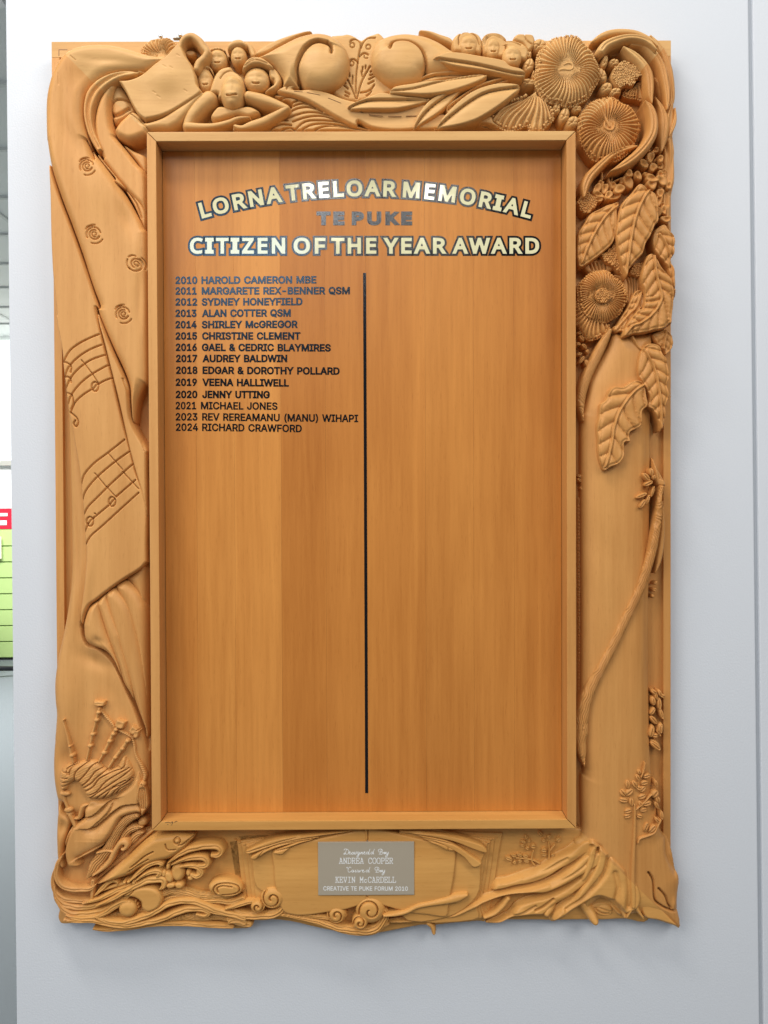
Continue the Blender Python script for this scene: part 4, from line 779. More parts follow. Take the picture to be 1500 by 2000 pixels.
# pleated half flower that hangs over the inner frame
hf = flower(*rD(418, 470)[0], 72, 80, 44, 18, N=40, swirl=0, rim=2.5, depth=3.8, dip=0, fan=30, outline=rD(412, 492, 412, 492, 360, 530, 290, 560, 200, 590, 125, 625, 70, 700, 85, 735, 130, 765, 200, 795, 260, 785, 330, 755, 352, 762, 360, 795, 400, 806, 450, 796, 490, 750, 530, 720, 540, 680, 510, 620, 490, 575, 450, 535, 425, 530))
flower(*rD(635, 345)[0], 240/3.75, 264/3.75, 48, 24, N=46, swirl=.009, depth=3.8, rim=2.3, dip=9, phase=.6)
strand('pistil', rD(525, 378, 560, 365, 600, 355, 650, 360, 672, 340, 660, 315, 630, 312, 605, 325), [1.2, 3.2, 3.4, 3.0, 2.8, 2.8, 2.4, 1.4], 60, 6, st=1.0, hb=52)
flower(*rD(945, 775)[0], 228/3.75, 240/3.75, 44, 24, N=42, swirl=-.007, depth=3.8, rim=2.3, dip=9, phase=2.2)
strand('pistil', rD(880, 620, 905, 700, 925, 745, 940, 775), [1.5, 3.6, 3.4, 3.2], 56, 6, st=1.0, hb=50)
strand('pistil', rD(905, 745, 905, 780, 930, 800, 960, 800, 975, 770, 972, 745), 2.8, 56, 7, st=1.0, hb=50)
bp_ = Poly(rD(955, 385, 990, 320, 1060, 292, 1110, 320, 1200, 378, 1150, 420, 1115, 475, 1060, 475, 1010, 492, 965, 440))
o = carve('stamen_cluster', bp_, 40, 12, 10, st=1.6); beads('stamen', scatter_in(bp_, 3.7), 2.0, 52.5, o, .3)
flower(*rD(1150, 440)[0], 40, 40, 32, 10, N=26, swirl=0, rim=2.2, depth=3, dip=0, fan=22, outline=rD(1040, 540, 1070, 490, 1120, 478, 1150, 440, 1195, 440, 1190, 520, 1185, 580, 1140, 565, 1090, 560))
def strap(f, pts, r, h0, H=16, st=1.4, gr=True, arch=0, hb=None):
    S_ = Stroke(f(*pts), np.array(r)/3.75)
    def mid(X, Y, D, d, s, c, r_): return -2.6*np.exp(-((d-.3)/1.3)**2)*np.clip(r_/6, 0, 1)+arch*np.sin(math.pi*np.clip(c/S_.c[-1], 0, 1))
    mid.st = 1
    return carve('leaf', S_, h0, H, None, *([mid] if gr else []), st=st, hb=hb or GROUND-1)
strap(rD, [1240, 110, 1310, 190, 1360, 300, 1385, 420, 1395, 560, 1390, 640], [8, 26, 34, 36, 32, 10], 26, 12)
strap(rD, [1270, 420, 1320, 480, 1345, 560, 1365, 640], [6, 34, 34, 10], 30, 12)
strap(rD, [1270, 560, 1320, 640, 1345, 740, 1335, 860, 1320, 965], [5, 28, 46, 40, 5], 36, 16)
strap(rD, [1420, 640, 1422, 720, 1400, 790, 1375, 850], [6, 16, 20, 5], 36, 12)
strap(rD, [1395, 610, 1370, 700, 1372, 790], [6, 16, 6], 38, 10, gr=False)
strap(rD, [1100, 175, 1190, 180, 1270, 245, 1325, 340, 1352, 460, 1365, 560, 1362, 650], [12, 24, 36, 38, 34, 26, 8], 38, 18)
strap(rD, [812, 155, 880, 112, 960, 85, 1060, 80, 1150, 95, 1240, 140, 1290, 190], [12, 26, 30, 28, 26, 20, 6], 42, 14, gr=False)
strap(rD, [880, 215, 920, 170, 1000, 135, 1090, 118, 1180, 130, 1240, 165, 1285, 215], [34, 38, 34, 30, 28, 18, 6], 50, 18)
strap(rD, [1042, 195, 1110, 240, 1175, 300, 1225, 380, 1238, 470, 1240, 550, 1252, 615], [8, 30, 38, 42, 40, 30, 4], 46, 18)
# broad wavy leaf that forms the outer edge under the corner
carve('outer_leaf', J_(rD(1330, 640, 1372, 560, 1392, 380, 1404, 460, 1412, 560, 1422, 660, 1424, 760, 1412, 840), rE(1148, 250, 1146, 350, 1150, 460, 1148, 560, 1135, 620, 1118, 700, 1112, 800, 1105, 950, 1100, 1060, 1040, 1000, 1010, 800, 1020, 600, 1030, 400, 1040, 280), rD(1340, 820)), 28, 16, 14,
      groove(J_(rE(1060, 200, 1080, 330, 1075, 480, 1060, 620, 1065, 800)), 3, 3), groove(rE(1110, 150, 1120, 300, 1100, 500, 1090, 700), 2.5, 2), st=1.6)
strap(rD, [1200, 590, 1240, 640, 1262, 730, 1255, 820, 1215, 900, 1150, 975, 1060, 1045, 945, 1105], [6, 34, 42, 42, 40, 38, 34, 6], 54, 18, arch=4)
strap(rD, [1140, 920, 1050, 938, 960, 980, 890, 1040, 830, 1100, 790, 1150, 762, 1220, 755, 1290], [10, 26, 30, 32, 36, 38, 34, 10], 46, 16)
# small blossoms and buds under the corner
def petal(x, y, a, b, ang, h0=36, H=10, f=rE):
    q = f(x, y)[0]; t = np.linspace(0, 2*math.pi, 18, endpoint=False); w_ = 1+.16*np.sin(2*t+random.random()*6)+.10*np.sin(3*t+random.random()*6)
    u, v = a/5*1.12*w_*np.cos(t), b/5*1.12*w_*np.sin(t); c, s_ = math.cos(ang), math.sin(ang)
    sh = Poly(np.stack([q[0]+u*c-v*s_, q[1]+u*s_+v*c], -1), 1); e = random.random()*6
    return carve('petal', sh, h0+2, H*.75, 3.2, bump(q[0]+math.cos(e)*a/16, q[1]+math.sin(e)*b/16, a/8, b/8, -6.5), tilt(.28*math.cos(e), .28*math.sin(e), *q), st=1.15)
for q in ((905, 330, 32, 62, .1, 44, 12), (880, 255, 24, 26, 0), (960, 262, 40, 24, -.2), (845, 392, 46, 40, .3, 44, 10), (930, 425, 34, 46, -.4, 40, 10), (1010, 345, 28, 32, 0, 46, 12), (965, 355, 20, 30, .6), (1000, 420, 40, 28, .5), (870, 500, 30, 24, 0, 44, 10), (920, 540, 70, 30, .35, 46, 12),
          (920, 600, 42, 46, .2, 46, 10), (1020, 560, 40, 60, -.7, 42, 12), (1010, 500, 36, 34, .2), (1000, 610, 28, 40, -.4), (1090, 600, 34, 40, .3, 40, 12), (1040, 470, 26, 26, 0), (700, 490, 40, 32, .2, 46, 10), (785, 510, 32, 46, -.3, 46, 10), (690, 575, 56, 48, .6, 40, 10), (640, 560, 36, 26, -.4, 38, 9),
          (600, 640, 52, 42, .3, 44, 12), (545, 610, 34, 30, 0, 38, 8), (500, 700, 36, 42, .2, 44, 10), (455, 640, 30, 56, .1, 40, 8), (385, 640, 34, 52, .35, 42, 9), (410, 700, 60, 24, .3, 42, 9), (390, 740, 56, 20, .1, 40, 9), (560, 720, 60, 26, -.5, 40, 8), (425, 575, 24, 22, 0, 40, 10),
          (1040, 840, 28, 46, -.2, 40, 10), (990, 760, 26, 60, .2, 38, 9), (960, 870, 44, 62, .4, 46, 8), (1055, 935, 42, 36, .3, 44, 10), (1000, 680, 30, 50, .1, 40, 8), (1030, 800, 24, 30, 0, 36, 8)): petal(*q)
strand('stalk', rE(485, 500, 500, 560, 515, 620, 510, 680), [1.6, 2.8, 2.4, 2.2], 34, 8); strand('stalk', rE(560, 490, 530, 540, 520, 600), [2, 2, 2], 34, 7); strand('stalk', rE(430, 480, 430, 560), [1.4, 2.4], 36, 6)
strand('tendril', rE(530, 580, 600, 545, 680, 520, 700, 490), [1.2, 2.2, 2.4, 2], 38, 6)
for out, sp in ((rE(190, 790, 215, 720, 270, 670, 330, 690, 380, 750, 385, 800, 340, 850, 280, 890, 230, 870), 3.6), (rE(420, 1290, 470, 1250, 530, 1190, 550, 1130, 570, 1150, 600, 1300, 620, 1400, 650, 1480, 600, 1470, 540, 1400, 470, 1370), 4.2), (rE(690, 1470, 730, 1390, 790, 1360, 830, 1380, 820, 1450, 800, 1510, 740, 1495), 3.8)):
    sh = Poly(out); o = carve('stamen_cluster', sh, 36, 12, 8, st=1.6); beads('stamen', scatter_in(sh, sp), sp*.55, 48.5, o, .3)
# tree trunk and the ground behind the leaves
carve('bark_patch', rE(540, 1480, 700, 1490, 860, 1480, 850, 1700, 700, 1800, 640, 1700, 620, 1560), 30, 10, 9, *[groove(rE(660+i*35, 1500, 690+i*25, 1600, 680+i*30, 1720), 1.2, 3) for i in range(5)], st=1.4)
carve('bark_patch', rE(240, 1380, 420, 1320, 560, 1400, 500, 1460, 300, 1470), 28, 9, 8, *[groove(rE(300+i*40, 1370, 330+i*35, 1440), 1.2, 2.5, 1) for i in range(5)], st=1.4)
trunk = carve('trunk', J_(rF(240, 1130, 262, 1010, 300, 850, 330, 700, 420, 520, 500, 380, 560, 240, 640, 250, 900, 250), rV(1277, 650, 1275, 800, 1273, 1000, 1271, 1200, 1272, 1400, 1275, 1500, 1281, 1560, 1296, 1625, 1309, 1640, 1318, 1668, 1324, 1700, 1331, 1722, 1328, 1750, 1327, 1778, 1332, 1802, 1331, 1819, 1318, 1812, 1290, 1797, 1262, 1791, 1240, 1790), rH(690, 1775, 560, 1790, 500, 1730, 455, 1650, 380, 1640, 300, 1700, 250, 1740, 190, 1500, 150, 1150, 225, 1060, 222, 800, 222, 560, 245, 480), rV(1138, 1400, 1139, 1200, 1138, 1000)), 32, 19, 42,
      groove(rH(800, 1380, 840, 1450, 850, 1590, 880, 1650, 1000, 1720, 1075, 1740), 1.5, 6), groove(rH(890, 1520, 950, 1590, 975, 1660, 1000, 1700), 1.4, 5), bump(*rH(1040, 1660)[0], 4, 12, 4), bump(*rH(1000, 1200)[0], 22, 50, -5, -.3),
      groove(rH(930, 1000, 980, 1100, 990, 1250, 1060, 1400), 5, 3), groove(rH(350, 1170, 320, 1290, 250, 1400, 190, 1500), 7, 5), groove(rH(440, 1290, 410, 1420, 420, 1560), 8, 3), groove(rH(470, 1640, 510, 1700, 590, 1760), 3, 4), bump(*rV(1265, 1000)[0], 8, 500, -3), rough_(.5, .05), kind='round', st=2.1)
carve('hollow', rH(290, 1690, 330, 1650, 380, 1640, 440, 1655, 480, 1710, 485, 1750, 430, 1775, 350, 1760), 26, 6, 6, groove(rH(330, 1700, 400, 1740, 450, 1750), 1.4, 3), st=1.4)
strand('bark_edge', rV(1131, 975, 1132, 1100, 1133, 1250, 1132, 1370), [3.8, 4.2, 4.0, 3.2], GROUND, 9, *[groove(np.array([(1128, y), (1136, y+1.5)]), .7, 1.0, 1) for y in range(985, 1350, 7)], st=1.0)
strand('bark_edge', rV(1284, 560, 1286, 700, 1286, 830), [5, 7, 3], GROUND, 10, st=1.6)
carve('branch_stub', rF(925, 1470, 960, 1530, 1000, 1600, 1060, 1730, 1020, 1760, 955, 1740, 930, 1640), 30, 18, 9, *[groove(rF(950+i*14, 1540+i*20, 990+i*20, 1680+i*8), .8, 1.6, 1) for i in range(4)], st=1.3)
# big veined leaves
leaf(rE(1000, 1000, 1050, 990, 1090, 1050, 1142, 1105, 1145, 1200, 1140, 1280, 1105, 1340, 1150, 1480, 1148, 1700, 1120, 1600, 1090, 1480, 1060, 1390, 960, 1270, 920, 1160, 940, 1060), rE(990, 1090, 1050, 1180, 1100, 1290, 1125, 1420, 1130, 1600), 44, 12, 5, 4)
leaf(rE(600, 770, 500, 790, 420, 830, 320, 880, 270, 960, 200, 1070, 190, 1180, 185, 1290, 218, 1405, 330, 1350, 460, 1250, 545, 1160, 580, 1000, 580, 850), rE(600, 800, 520, 860, 430, 960, 340, 1110, 270, 1260, 232, 1370), 46, 14, 6, 4.6)
leaf(rE(880, 640, 800, 590, 740, 660, 660, 740, 610, 830, 585, 950, 570, 1080, 585, 1200, 615, 1340, 670, 1512, 700, 1430, 760, 1350, 835, 1270, 860, 1180, 915, 1090, 950, 1000, 985, 950, 985, 820, 960, 700), rE(895, 655, 830, 750, 765, 900, 725, 1060, 700, 1230, 680, 1360, 668, 1490), 54, 14, 7, 4.8)
leaf(J_(rE(835, 1640, 760, 1640, 715, 1720, 680, 1800, 620, 1890, 575, 1970), rF(545, 190, 560, 245, 620, 235, 650, 260, 720, 130, 790, 40), rE(835, 1780)), J_(rE(815, 1660, 760, 1800), rF(700, 60, 620, 150, 562, 222)), 44, 10, 5, 3.5)
leaf(J_(rE(920, 1272, 965, 1300, 1010, 1400, 1100, 1500, 1135, 1620, 1138, 1740, 1120, 1860, 1112, 1960), rF(1090, 160, 1040, 205, 950, 222, 850, 248, 740, 262, 638, 290, 660, 200, 710, 110, 790, 20), rE(835, 1800, 850, 1660, 815, 1520, 840, 1380, 880, 1290)), J_(rE(945, 1300, 955, 1450, 985, 1580, 1010, 1700, 975, 1800, 900, 1890, 800, 1960), rF(720, 190, 655, 272)), 50, 16, 9, 5)
leaf(rF(920, 265, 1000, 230, 1060, 215, 1118, 280, 1122, 390, 1050, 470, 1030, 420, 960, 350), rF(1060, 230, 1040, 340, 1030, 440), 36, 10, 3, 3)
strand('leaf_stalk', rF(730, 290, 760, 340, 790, 390, 840, 420), [3, 3.4, 3.2, 2.6], 46, 8)
leaf(rF(830, 395, 870, 358, 940, 352, 1000, 385, 1030, 460, 1065, 500, 1080, 580, 1092, 680, 1072, 760, 1090, 860, 1060, 960, 1050, 1090, 1010, 1212, 985, 1120, 930, 1010, 875, 970, 895, 880, 850, 780, 790, 680, 780, 570, 800, 460), rF(825, 390, 880, 480, 940, 600, 975, 740, 1000, 900, 1010, 1050, 1012, 1180), 48, 13, 7, 4.4)
leaf(rF(850, 752, 800, 712, 720, 722, 640, 775, 560, 772, 505, 810, 470, 900, 415, 950, 405, 1060, 385, 1160, 392, 1290, 400, 1450, 448, 1592, 520, 1560, 600, 1530, 655, 1440, 650, 1325, 710, 1312, 705, 1225, 790, 1180, 828, 1130, 825, 1020, 880, 960, 865, 860), rF(850, 755, 760, 810, 670, 910, 590, 1040, 545, 1180, 525, 1320, 490, 1470, 460, 1560), 56, 12, 6, 5)
# lower flowers of the right stile and their stem
flower(*rF(350, -90)[0], 38, 50, 38, 14, N=40, swirl=0, rim=2.4, depth=3.2, dip=0, fan=24, outline=rF(180, -60, 182, 120, 220, 200, 250, 250, 300, 312, 370, 308, 440, 280, 500, 240, 515, 190, 480, 120, 440, 0))
flower(*rE(437, 1685)[0], 49, 51, 46, 18, N=52, swirl=.004, rim=2.4, depth=3.6, dip=8, center=15, phase=1.3)
strand('stem', rF(512, 225, 470, 310, 410, 430, 345, 560, 285, 700, 248, 830, 232, 960, 248, 1110), [5.5, 8.5, 10, 10, 10, 9, 7.5, 1.5], 38, 16, along(7, 2.6), st=1.2)
vine = strand('vine', J_(rF(1020, 1760), rG(800, 60, 795, 180, 775, 320, 745, 470, 700, 620, 650, 760, 590, 890, 525, 1020, 455, 1170, 390, 1300, 320, 1430, 262, 1550, 220, 1660, 200, 1780, 195, 1900), rH(225, 60, 215, 200, 222, 330, 235, 440)), [5, 5.5, 7, 8.5, 9, 9.5, 10, 10, 10, 10, 10, 11, 12, 12.5, 12.5, 12, 11, 9, 1.5], 44, 16, along(6, 2.8, 1.3), st=1.3)
strand('vine', rG(815, 80, 820, 300, 795, 520, 760, 640), [2, 5, 6, 1], 40, 8, st=1.4)
# sprigs of small leaves
def sprig(f, k, items, h0=46, H=7, nm='leaflet', hb=None):
    for x, y, a, b, g in items:
        q = f(x, y)[0]; m = np.array([(q[0]-math.sin(-g)*0-b/k*.7*math.sin(g)*-1*0, q[1]), (q[0], q[1])])
        c, s = math.cos(g), math.sin(g); m = np.array([(q[0]-a/k*.75*c, q[1]-a/k*.75*s), (q[0]+a/k*.6*c, q[1]+a/k*.6*s)])
        blob(nm, q[0], q[1], a/k, b/k, h0, H, g, groove(m, .9, 1.8, 1), st=1.1)
PI2 = math.pi/2
sprig(rF, 5, ((235, 300, 36, 22, .9), (200, 355, 26, 18, .1), (260, 380, 34, 20, .8), (290, 430, 24, 18, 1.2), (210, 455, 30, 18, -.2), (235, 510, 44, 20, -1.0), (282, 545, 40, 22, 1.4), (215, 250, 24, 16, .3)), 36, 8)
sprig(rF, 5, ((215, 1650, 26, 16, .2), (215, 1690, 28, 16, .8), (240, 1770, 26, 24, 1.2)), 30, 8)
sprig(rF, 5, ((870, 1660, 50, 28, .9), (915, 1610, 40, 26, 1.5), (890, 1720, 46, 26, -.5), (940, 1660, 30, 22, 1.3), (820, 1840, 60, 22, -.4), (830, 1920, 52, 24, -1.0), (880, 1880, 52, 18, -1.2), (930, 1800, 56, 14, -1.3)), 54, 8)
sprig(rG, 4, ((765, 715, 20, 10, -.9), (760, 770, 20, 16, .3), (745, 820, 18, 10, 1.3), (755, 1570, 26, 18, .6), (770, 1600, 34, 16, 1.3), (800, 1580, 30, 16, 1.2), (748, 1640, 36, 22, 1.4), (820, 1600, 20, 16, .4), (795, 1660, 48, 20, 1.5), (742, 1720, 34, 18, -1.0), (812, 1740, 46, 16, 1.3), (752, 1790, 40, 22, .9), (800, 1850, 40, 22, -1.2), (738, 1870, 44, 24, -1.5), (765, 1975, 44, 24, .7), (790, 1890, 30, 10, 1.0)), 34, 9)
sprig(rH, 4.546, ((865, 170, 30, 22, .1), (835, 140, 50, 28, -1.4), (912, 110, 44, 22, 1.4), (872, 265, 56, 26, .7)), 36, 9)
sprig(rH, 4.546, ((622, 605, 38, 24, 1.5), (580, 680, 34, 30, .9), (635, 675, 42, 32, -.7), (585, 745, 40, 26, .15), (655, 760, 40, 26, 1.5), (625, 840, 34, 26, -.3), (620, 885, 32, 24, -.3), (728, 888, 30, 22, .3), (712, 545, 30, 20, 1.2), (725, 495, 24, 18, 1.3), (790, 530, 36, 22, -.3), (685, 605, 36, 24, 1.0),
      (725, 640, 30, 22, .4), (770, 590, 34, 24, -.2), (755, 645, 36, 24, -.8), (750, 712, 36, 26, -.4), (795, 775, 40, 26, -.3), (740, 785, 34, 22, 1.1), (760, 830, 34, 22, -.1), (865, 690, 38, 34, -.9), (875, 600, 34, 16, 1.4), (890, 740, 30, 22, 1.3), (880, 790, 34, 18, 1.2), (785, 985, 44, 22, -1.2), (840, 1000, 46, 26, -.8), (925, 880, 40, 16, 1.5), (890, 930, 34, 18, .9)), 50.5, 6, hb=40)
strand('sprig_stem', rH(775, 415, 765, 470, 740, 540), [1.6, 2, 1.4], 51, 6, st=1.0); strand('sprig_stem', rH(690, 830, 760, 770, 820, 705, 850, 690), [2, 1.8, 1.5, 1.2], 51, 5, st=1.0)
strand('seedling_stem', rH(680, 780, 684, 880, 682, 1000, 678, 1120, 672, 1260, 668, 1380, 668, 1500, 675, 1600, 672, 1690), [2.2, 3, 3.3, 3.8, 4.6, 5.2, 5.6, 6, 5], 48, 9, st=1.2)
strand('seedling_stem', rH(672, 1640, 650, 1710, 610, 1782), [5, 5, 2], 42, 12); strand('seedling_stem', rH(680, 1640, 710, 1720, 760, 1792), [5, 4.5, 2], 42, 12)
strand('sprig_stem', rH(712, 1125, 730, 1085, 800, 1060, 860, 1030, 890, 970, 915, 920), [2, 2.8, 2.6, 2.6, 2.2, 1.6], 51, 6, st=1.0)

# ================================================================ carving: the long draped cloth of the left stile
# lower hanging cloth (behind)
low = carve('draped_cloth', J_(rJ(150, 180, 168, 400, 185, 600, 200, 830, 210, 1100, 218, 1400, 224, 1700), rK(283, 0, 284, 200, 274, 420, 250, 620, 215, 820, 175, 1000, 140, 1170, 115, 1380, 120, 1560, 132, 1700, 112, 1960), rL(128, 600, 112, 800, 115, 980, 135, 1140, 158, 1250, 185, 1305, 210, 1360, 330, 1400, 440, 1420, 600, 1350, 900, 1250, 1060, 1180, 1175, 1180, 1175, 900, 1175, 400, 1175, 0), rK(1035, 800, 1035, 300, 800, 200, 600, 0), rJ(700, 1500, 500, 1000, 400, 600)), 32, 19, 24,
      groove(rL(205, 1300, 240, 1420, 260, 1520, 250, 1620), 7, 7), bump(*rL(160, 780)[0], 9, 22, 3), bump(*rL(260, 790)[0], 24, 26, -8), bump(*rK(330, 600)[0], 12, 70, 4, .12), bump(*rK(300, 1500)[0], 22, 60, 5, .1), bump(*rK(520, 1150)[0], 30, 14, -6, .5), bump(*rK(700, 1500)[0], 16, 60, -4, -.4), bump(*rK(360, 100)[0], 6, 90, -3), bump(*rL(740, 640)[0], 20, 26, -5), dent(rK(390, 820, 440, 600, 640, 440, 1000, 200, 1060, 200, 1060, 1930, 1005, 1910, 900, 1620, 800, 1390, 700, 1180, 560, 1050, 440, 1000), 20, 6), kind='round', st=2.1)
# fan of folds below the hem
def pleat(out, h0, H=20, R=13, *ex): carve('pleat', rK(*out), h0-3, H+5, 21, *ex, st=1.4)
pleat([800, 340, 850, 320, 1036, 190, 1036, 560, 1036, 1100, 1000, 900, 960, 600, 880, 430], 32, 18)
pleat([710, 440, 760, 380, 840, 370, 940, 460, 1000, 560, 1036, 700, 1042, 1100, 1042, 1500, 1042, 1905, 1015, 1700, 985, 1400, 935, 1130, 870, 860, 800, 640], 36, 22, 14)
pleat([610, 510, 650, 460, 720, 440, 790, 500, 860, 590, 905, 700, 940, 840, 975, 1000, 1005, 1200, 1025, 1450, 1032, 1700, 1036, 1900, 1008, 1910, 1000, 1830, 950, 1700, 880, 1500, 810, 1270, 740, 1040, 670, 800, 630, 640], 40, 22, 14)
pleat([525, 600, 560, 540, 630, 495, 655, 560, 700, 670, 770, 830, 800, 900, 815, 1000, 845, 1130, 880, 1280, 905, 1420, 900, 1560, 850, 1480, 790, 1380, 750, 1250, 700, 1120, 640, 960, 590, 810, 555, 700], 44, 20, 12)
pleat([396, 840, 398, 780, 440, 650, 500, 590, 560, 570, 575, 640, 610, 780, 660, 930, 720, 1080, 765, 1210, 798, 1385, 798, 1385, 745, 1280, 705, 1190, 650, 1105, 590, 1060, 510, 1030, 440, 992, 405, 930], 46, 20, 13, bump(*rK(560, 960)[0], 12, 7, -5, .6))
# the rose-sprigged cloth
carve('inner_fold', rI(780, 470, 860, 560, 950, 640, 1030, 770, 1030, 930, 1010, 960, 970, 860, 900, 700, 830, 580), 34, 16, 8, groove(rI(850, 560, 940, 700, 985, 830), 1.6, 3), st=1.5)
rose = carve('rose_cloth', J_(rA(25, 560, 22, 700, 28, 860), rI(42, 60, 62, 200, 100, 380, 190, 640, 290, 900, 390, 1180, 450, 1370, 500, 1520, 560, 1680), rJ(430, 10, 480, 150, 560, 330, 640, 500, 680, 620, 688, 740, 698, 860, 712, 900, 722, 820, 735, 740, 765, 660, 800, 600, 826, 560), rI(1030, 1900, 1030, 1500, 1030, 1010, 985, 900, 920, 780, 830, 620, 720, 450, 600, 285, 500, 170, 430, 50), rA(380, 1000, 340, 860, 308, 720, 306, 600, 330, 510, 420, 420, 540, 372, 640, 358, 780, 350, 890, 300, 930, 268, 900, 258, 760, 228, 640, 190, 500, 160, 350, 160, 230, 188, 140, 255, 85, 345, 50, 440)), 46, 22, 20,
      bump(*rA(200, 330)[0], 60, 40, 4, -.7), groove(rA(135, 400, 138, 480), .8, .6), groove(rA(225, 272, 262, 302), .7, 1.0), bump(*rA(560, 300)[0], 60, 8, -3, .05), bump(*rA(170, 700)[0], 8, 60, -2),
      bump(*rI(250, 560)[0], 12, 110, 4, -.32), bump(*rI(640, 1100)[0], 30, 120, -3, -.2), bump(*rA(330, 420)[0], 30, 30, -7), bump(*rI(330, 100)[0], 14, 50, -5, -.5), bump(*rI(850, 850)[0], 12, 34, -7, -.4), bump(*rI(960, 1620)[0], 8, 60, -5), bump(*rI(560, 520)[0], 30, 60, 4, -.3), *[f for cx, cy, sg in ((460, 330, 1), (525, 990, 1), (930, 1280, -1), (810, 1770, 1)) for f in
        (groove(spiral(*rI(cx, cy)[0], 15, .55, 2.6, sg, .8), 1.0, 2.4), groove(spiral(*rI(cx, cy)[0], 10.5, .75, .4, sg, .75), 1.0, 2.4), groove(spiral(*rI(cx+4, cy)[0], 5.8, .95, 1.2, sg, .5), .9, 2.4), groove(spiral(*rI(cx-4, cy-8)[0], 16.5, .2, 3.6, sg, 1), .9, 2.2),
         groove(spiral(*rI(cx, cy+6)[0], 18, .22, .5, sg, .95), .9, 2.2), groove(spiral(*rI(cx-30, cy-20)[0], 12, .2, 4.0, 1, 1), 1.0, 2.2), bump(*rI(cx, cy)[0], 8, 8, 1.5))], st=1.3)
# the music cloth
sheet = carve('music_cloth', J_(rI(72, 300, 84, 600, 92, 1000, 112, 1400, 150, 1750), rJ(110, 60, 130, 180, 160, 330, 172, 480, 190, 620, 205, 760, 235, 920, 262, 1080, 292, 1250, 315, 1450, 330, 1620, 342, 1850), rK(438, 60, 436, 200, 425, 360, 405, 520, 385, 660, 380, 760, 398, 800, 405, 780, 425, 700, 470, 612, 540, 560, 640, 480, 750, 400, 850, 333, 930, 285, 990, 240, 1036, 185, 1036, 185, 1034, 0), rJ(830, 1550, 790, 1400, 740, 1280, 690, 1080, 640, 900, 600, 740, 560, 560, 500, 330, 440, 80, 430, 0), rI(560, 1700, 500, 1520, 390, 1190, 290, 910, 190, 650, 110, 400)), 52, 12, 7, bump(*rK(470, 350)[0], 9, 60, 3, .1), bump(*rJ(350, 950)[0], 20, 90, 3, -.2),
      *[groove(rJ(*q), 1.15, 2.8) for q in ([180, 425, 230, 340, 310, 280, 390, 240, 455, 213], [190, 540, 220, 470, 290, 395, 380, 335, 475, 295], [200, 630, 240, 550, 300, 480, 390, 415, 500, 375], [215, 760, 240, 690, 310, 600, 400, 525, 525, 455], [235, 825, 270, 750, 330, 690, 395, 645], [455, 600, 500, 575, 555, 555],
        [315, 1400, 340, 1310, 420, 1220, 530, 1135, 655, 1035], [325, 1520, 350, 1440, 430, 1340, 560, 1225, 690, 1130], [330, 1640, 370, 1560, 450, 1480, 560, 1370, 715, 1230], [340, 1770, 370, 1690], [410, 1650, 470, 1600, 530, 1550], [590, 1480, 660, 1420, 740, 1350], [345, 1870, 390, 1790, 480, 1710, 600, 1600, 765, 1450],
        [180, 430, 215, 440, 240, 470, 235, 510], [190, 545, 225, 550, 240, 590], [205, 670, 245, 690, 258, 750, 240, 800], [235, 825, 280, 860, 298, 900, 280, 935, 260, 910, 275, 885])],
      *[groove(rJ(*q), .9, 2.0, 1) for q in ([320, 415, 395, 510], [395, 510, 455, 600], [425, 1298, 510, 1400], [510, 1400, 590, 1485], [530, 1145, 640, 1270], [640, 1285, 765, 1420])],
      *[groove(spiral(*rJ(x, y)[0], 9.2, 1, a, 1, 1)*np.array([.72, 1])+np.array([x/4+80, 0])*np.array([.28, 0]), 1.1, 2.6) for x, y, a in ((425, 622, .3), (558, 1520, .3), (385, 1675, .3))],
      *[groove(rJ(x-18, y+22, x+20, y-25), 1.0, 2.4, 1) for x, y in ((425, 622), (558, 1520), (385, 1675))], groove(rJ(424, 1612, 427, 1616), 1.2, 2.4, 1), kind='round', st=1.2)
carve('hem_fold', J_(rJ(435, 40, 475, 130, 530, 270, 590, 410, 640, 520, 675, 620, 682, 720, 692, 840, 720, 930, 770, 1020, 826, 1110, 826, 1160, 826, 1300), rJ(830, 1640, 800, 1520, 770, 1400, 730, 1270, 685, 1100, 640, 900, 595, 700, 545, 500, 490, 280, 450, 130)), 50, 17, 7, step(rJ(680, 700, 690, 850, 720, 930, 770, 1030, 826, 1170), 4, 6, -1), groove(rJ(640, 560, 672, 650, 680, 700), 1.3, 2.5), st=1.4)
# ---------------- bagpipes
k5 = 5.554
def pipe(pts, r, h0=51, H=10, nb=()):
    S_ = Stroke(rL(*pts), r, 1 if len(pts) < 6 else 3)
    for t, rr in nb:
        c = t*S_.c[-1]; q = (np.interp(c, S_.c, S_.p[:, 0]), np.interp(c, S_.c, S_.p[:, 1])); blob('pipe_ring', q[0], q[1], rr, rr*.8, h0+3, H, 0, st=1.0, hb=40)
    return carve('pipe', S_, h0, H, None, st=1.1)
pipe([240, 370, 290, 560, 325, 740, 350, 830], [1.4, 3.2, 4.0, 2.6], nb=((.84, 5.8), (.0, 2.2), (.62, 3.6)))
pipe([630, 250, 580, 440, 540, 600, 495, 800], [3.6, 3.2, 3.6, 3.0], nb=((.07, 5.2), (.22, 5.8), (.50, 5.6), (.73, 5.8)))
pipe([830, 440, 760, 560, 700, 690, 625, 825], [3.4, 4.4, 3.8, 2.6], nb=((.10, 4.8), (.22, 5.6), (.42, 5.6), (.74, 6.0)))
pipe([940, 590, 880, 680, 800, 780, 735, 880], [4.2, 5.0, 4.0, 3.6], nb=((.03, 5.6), (.32, 5.4), (.66, 5.2)))
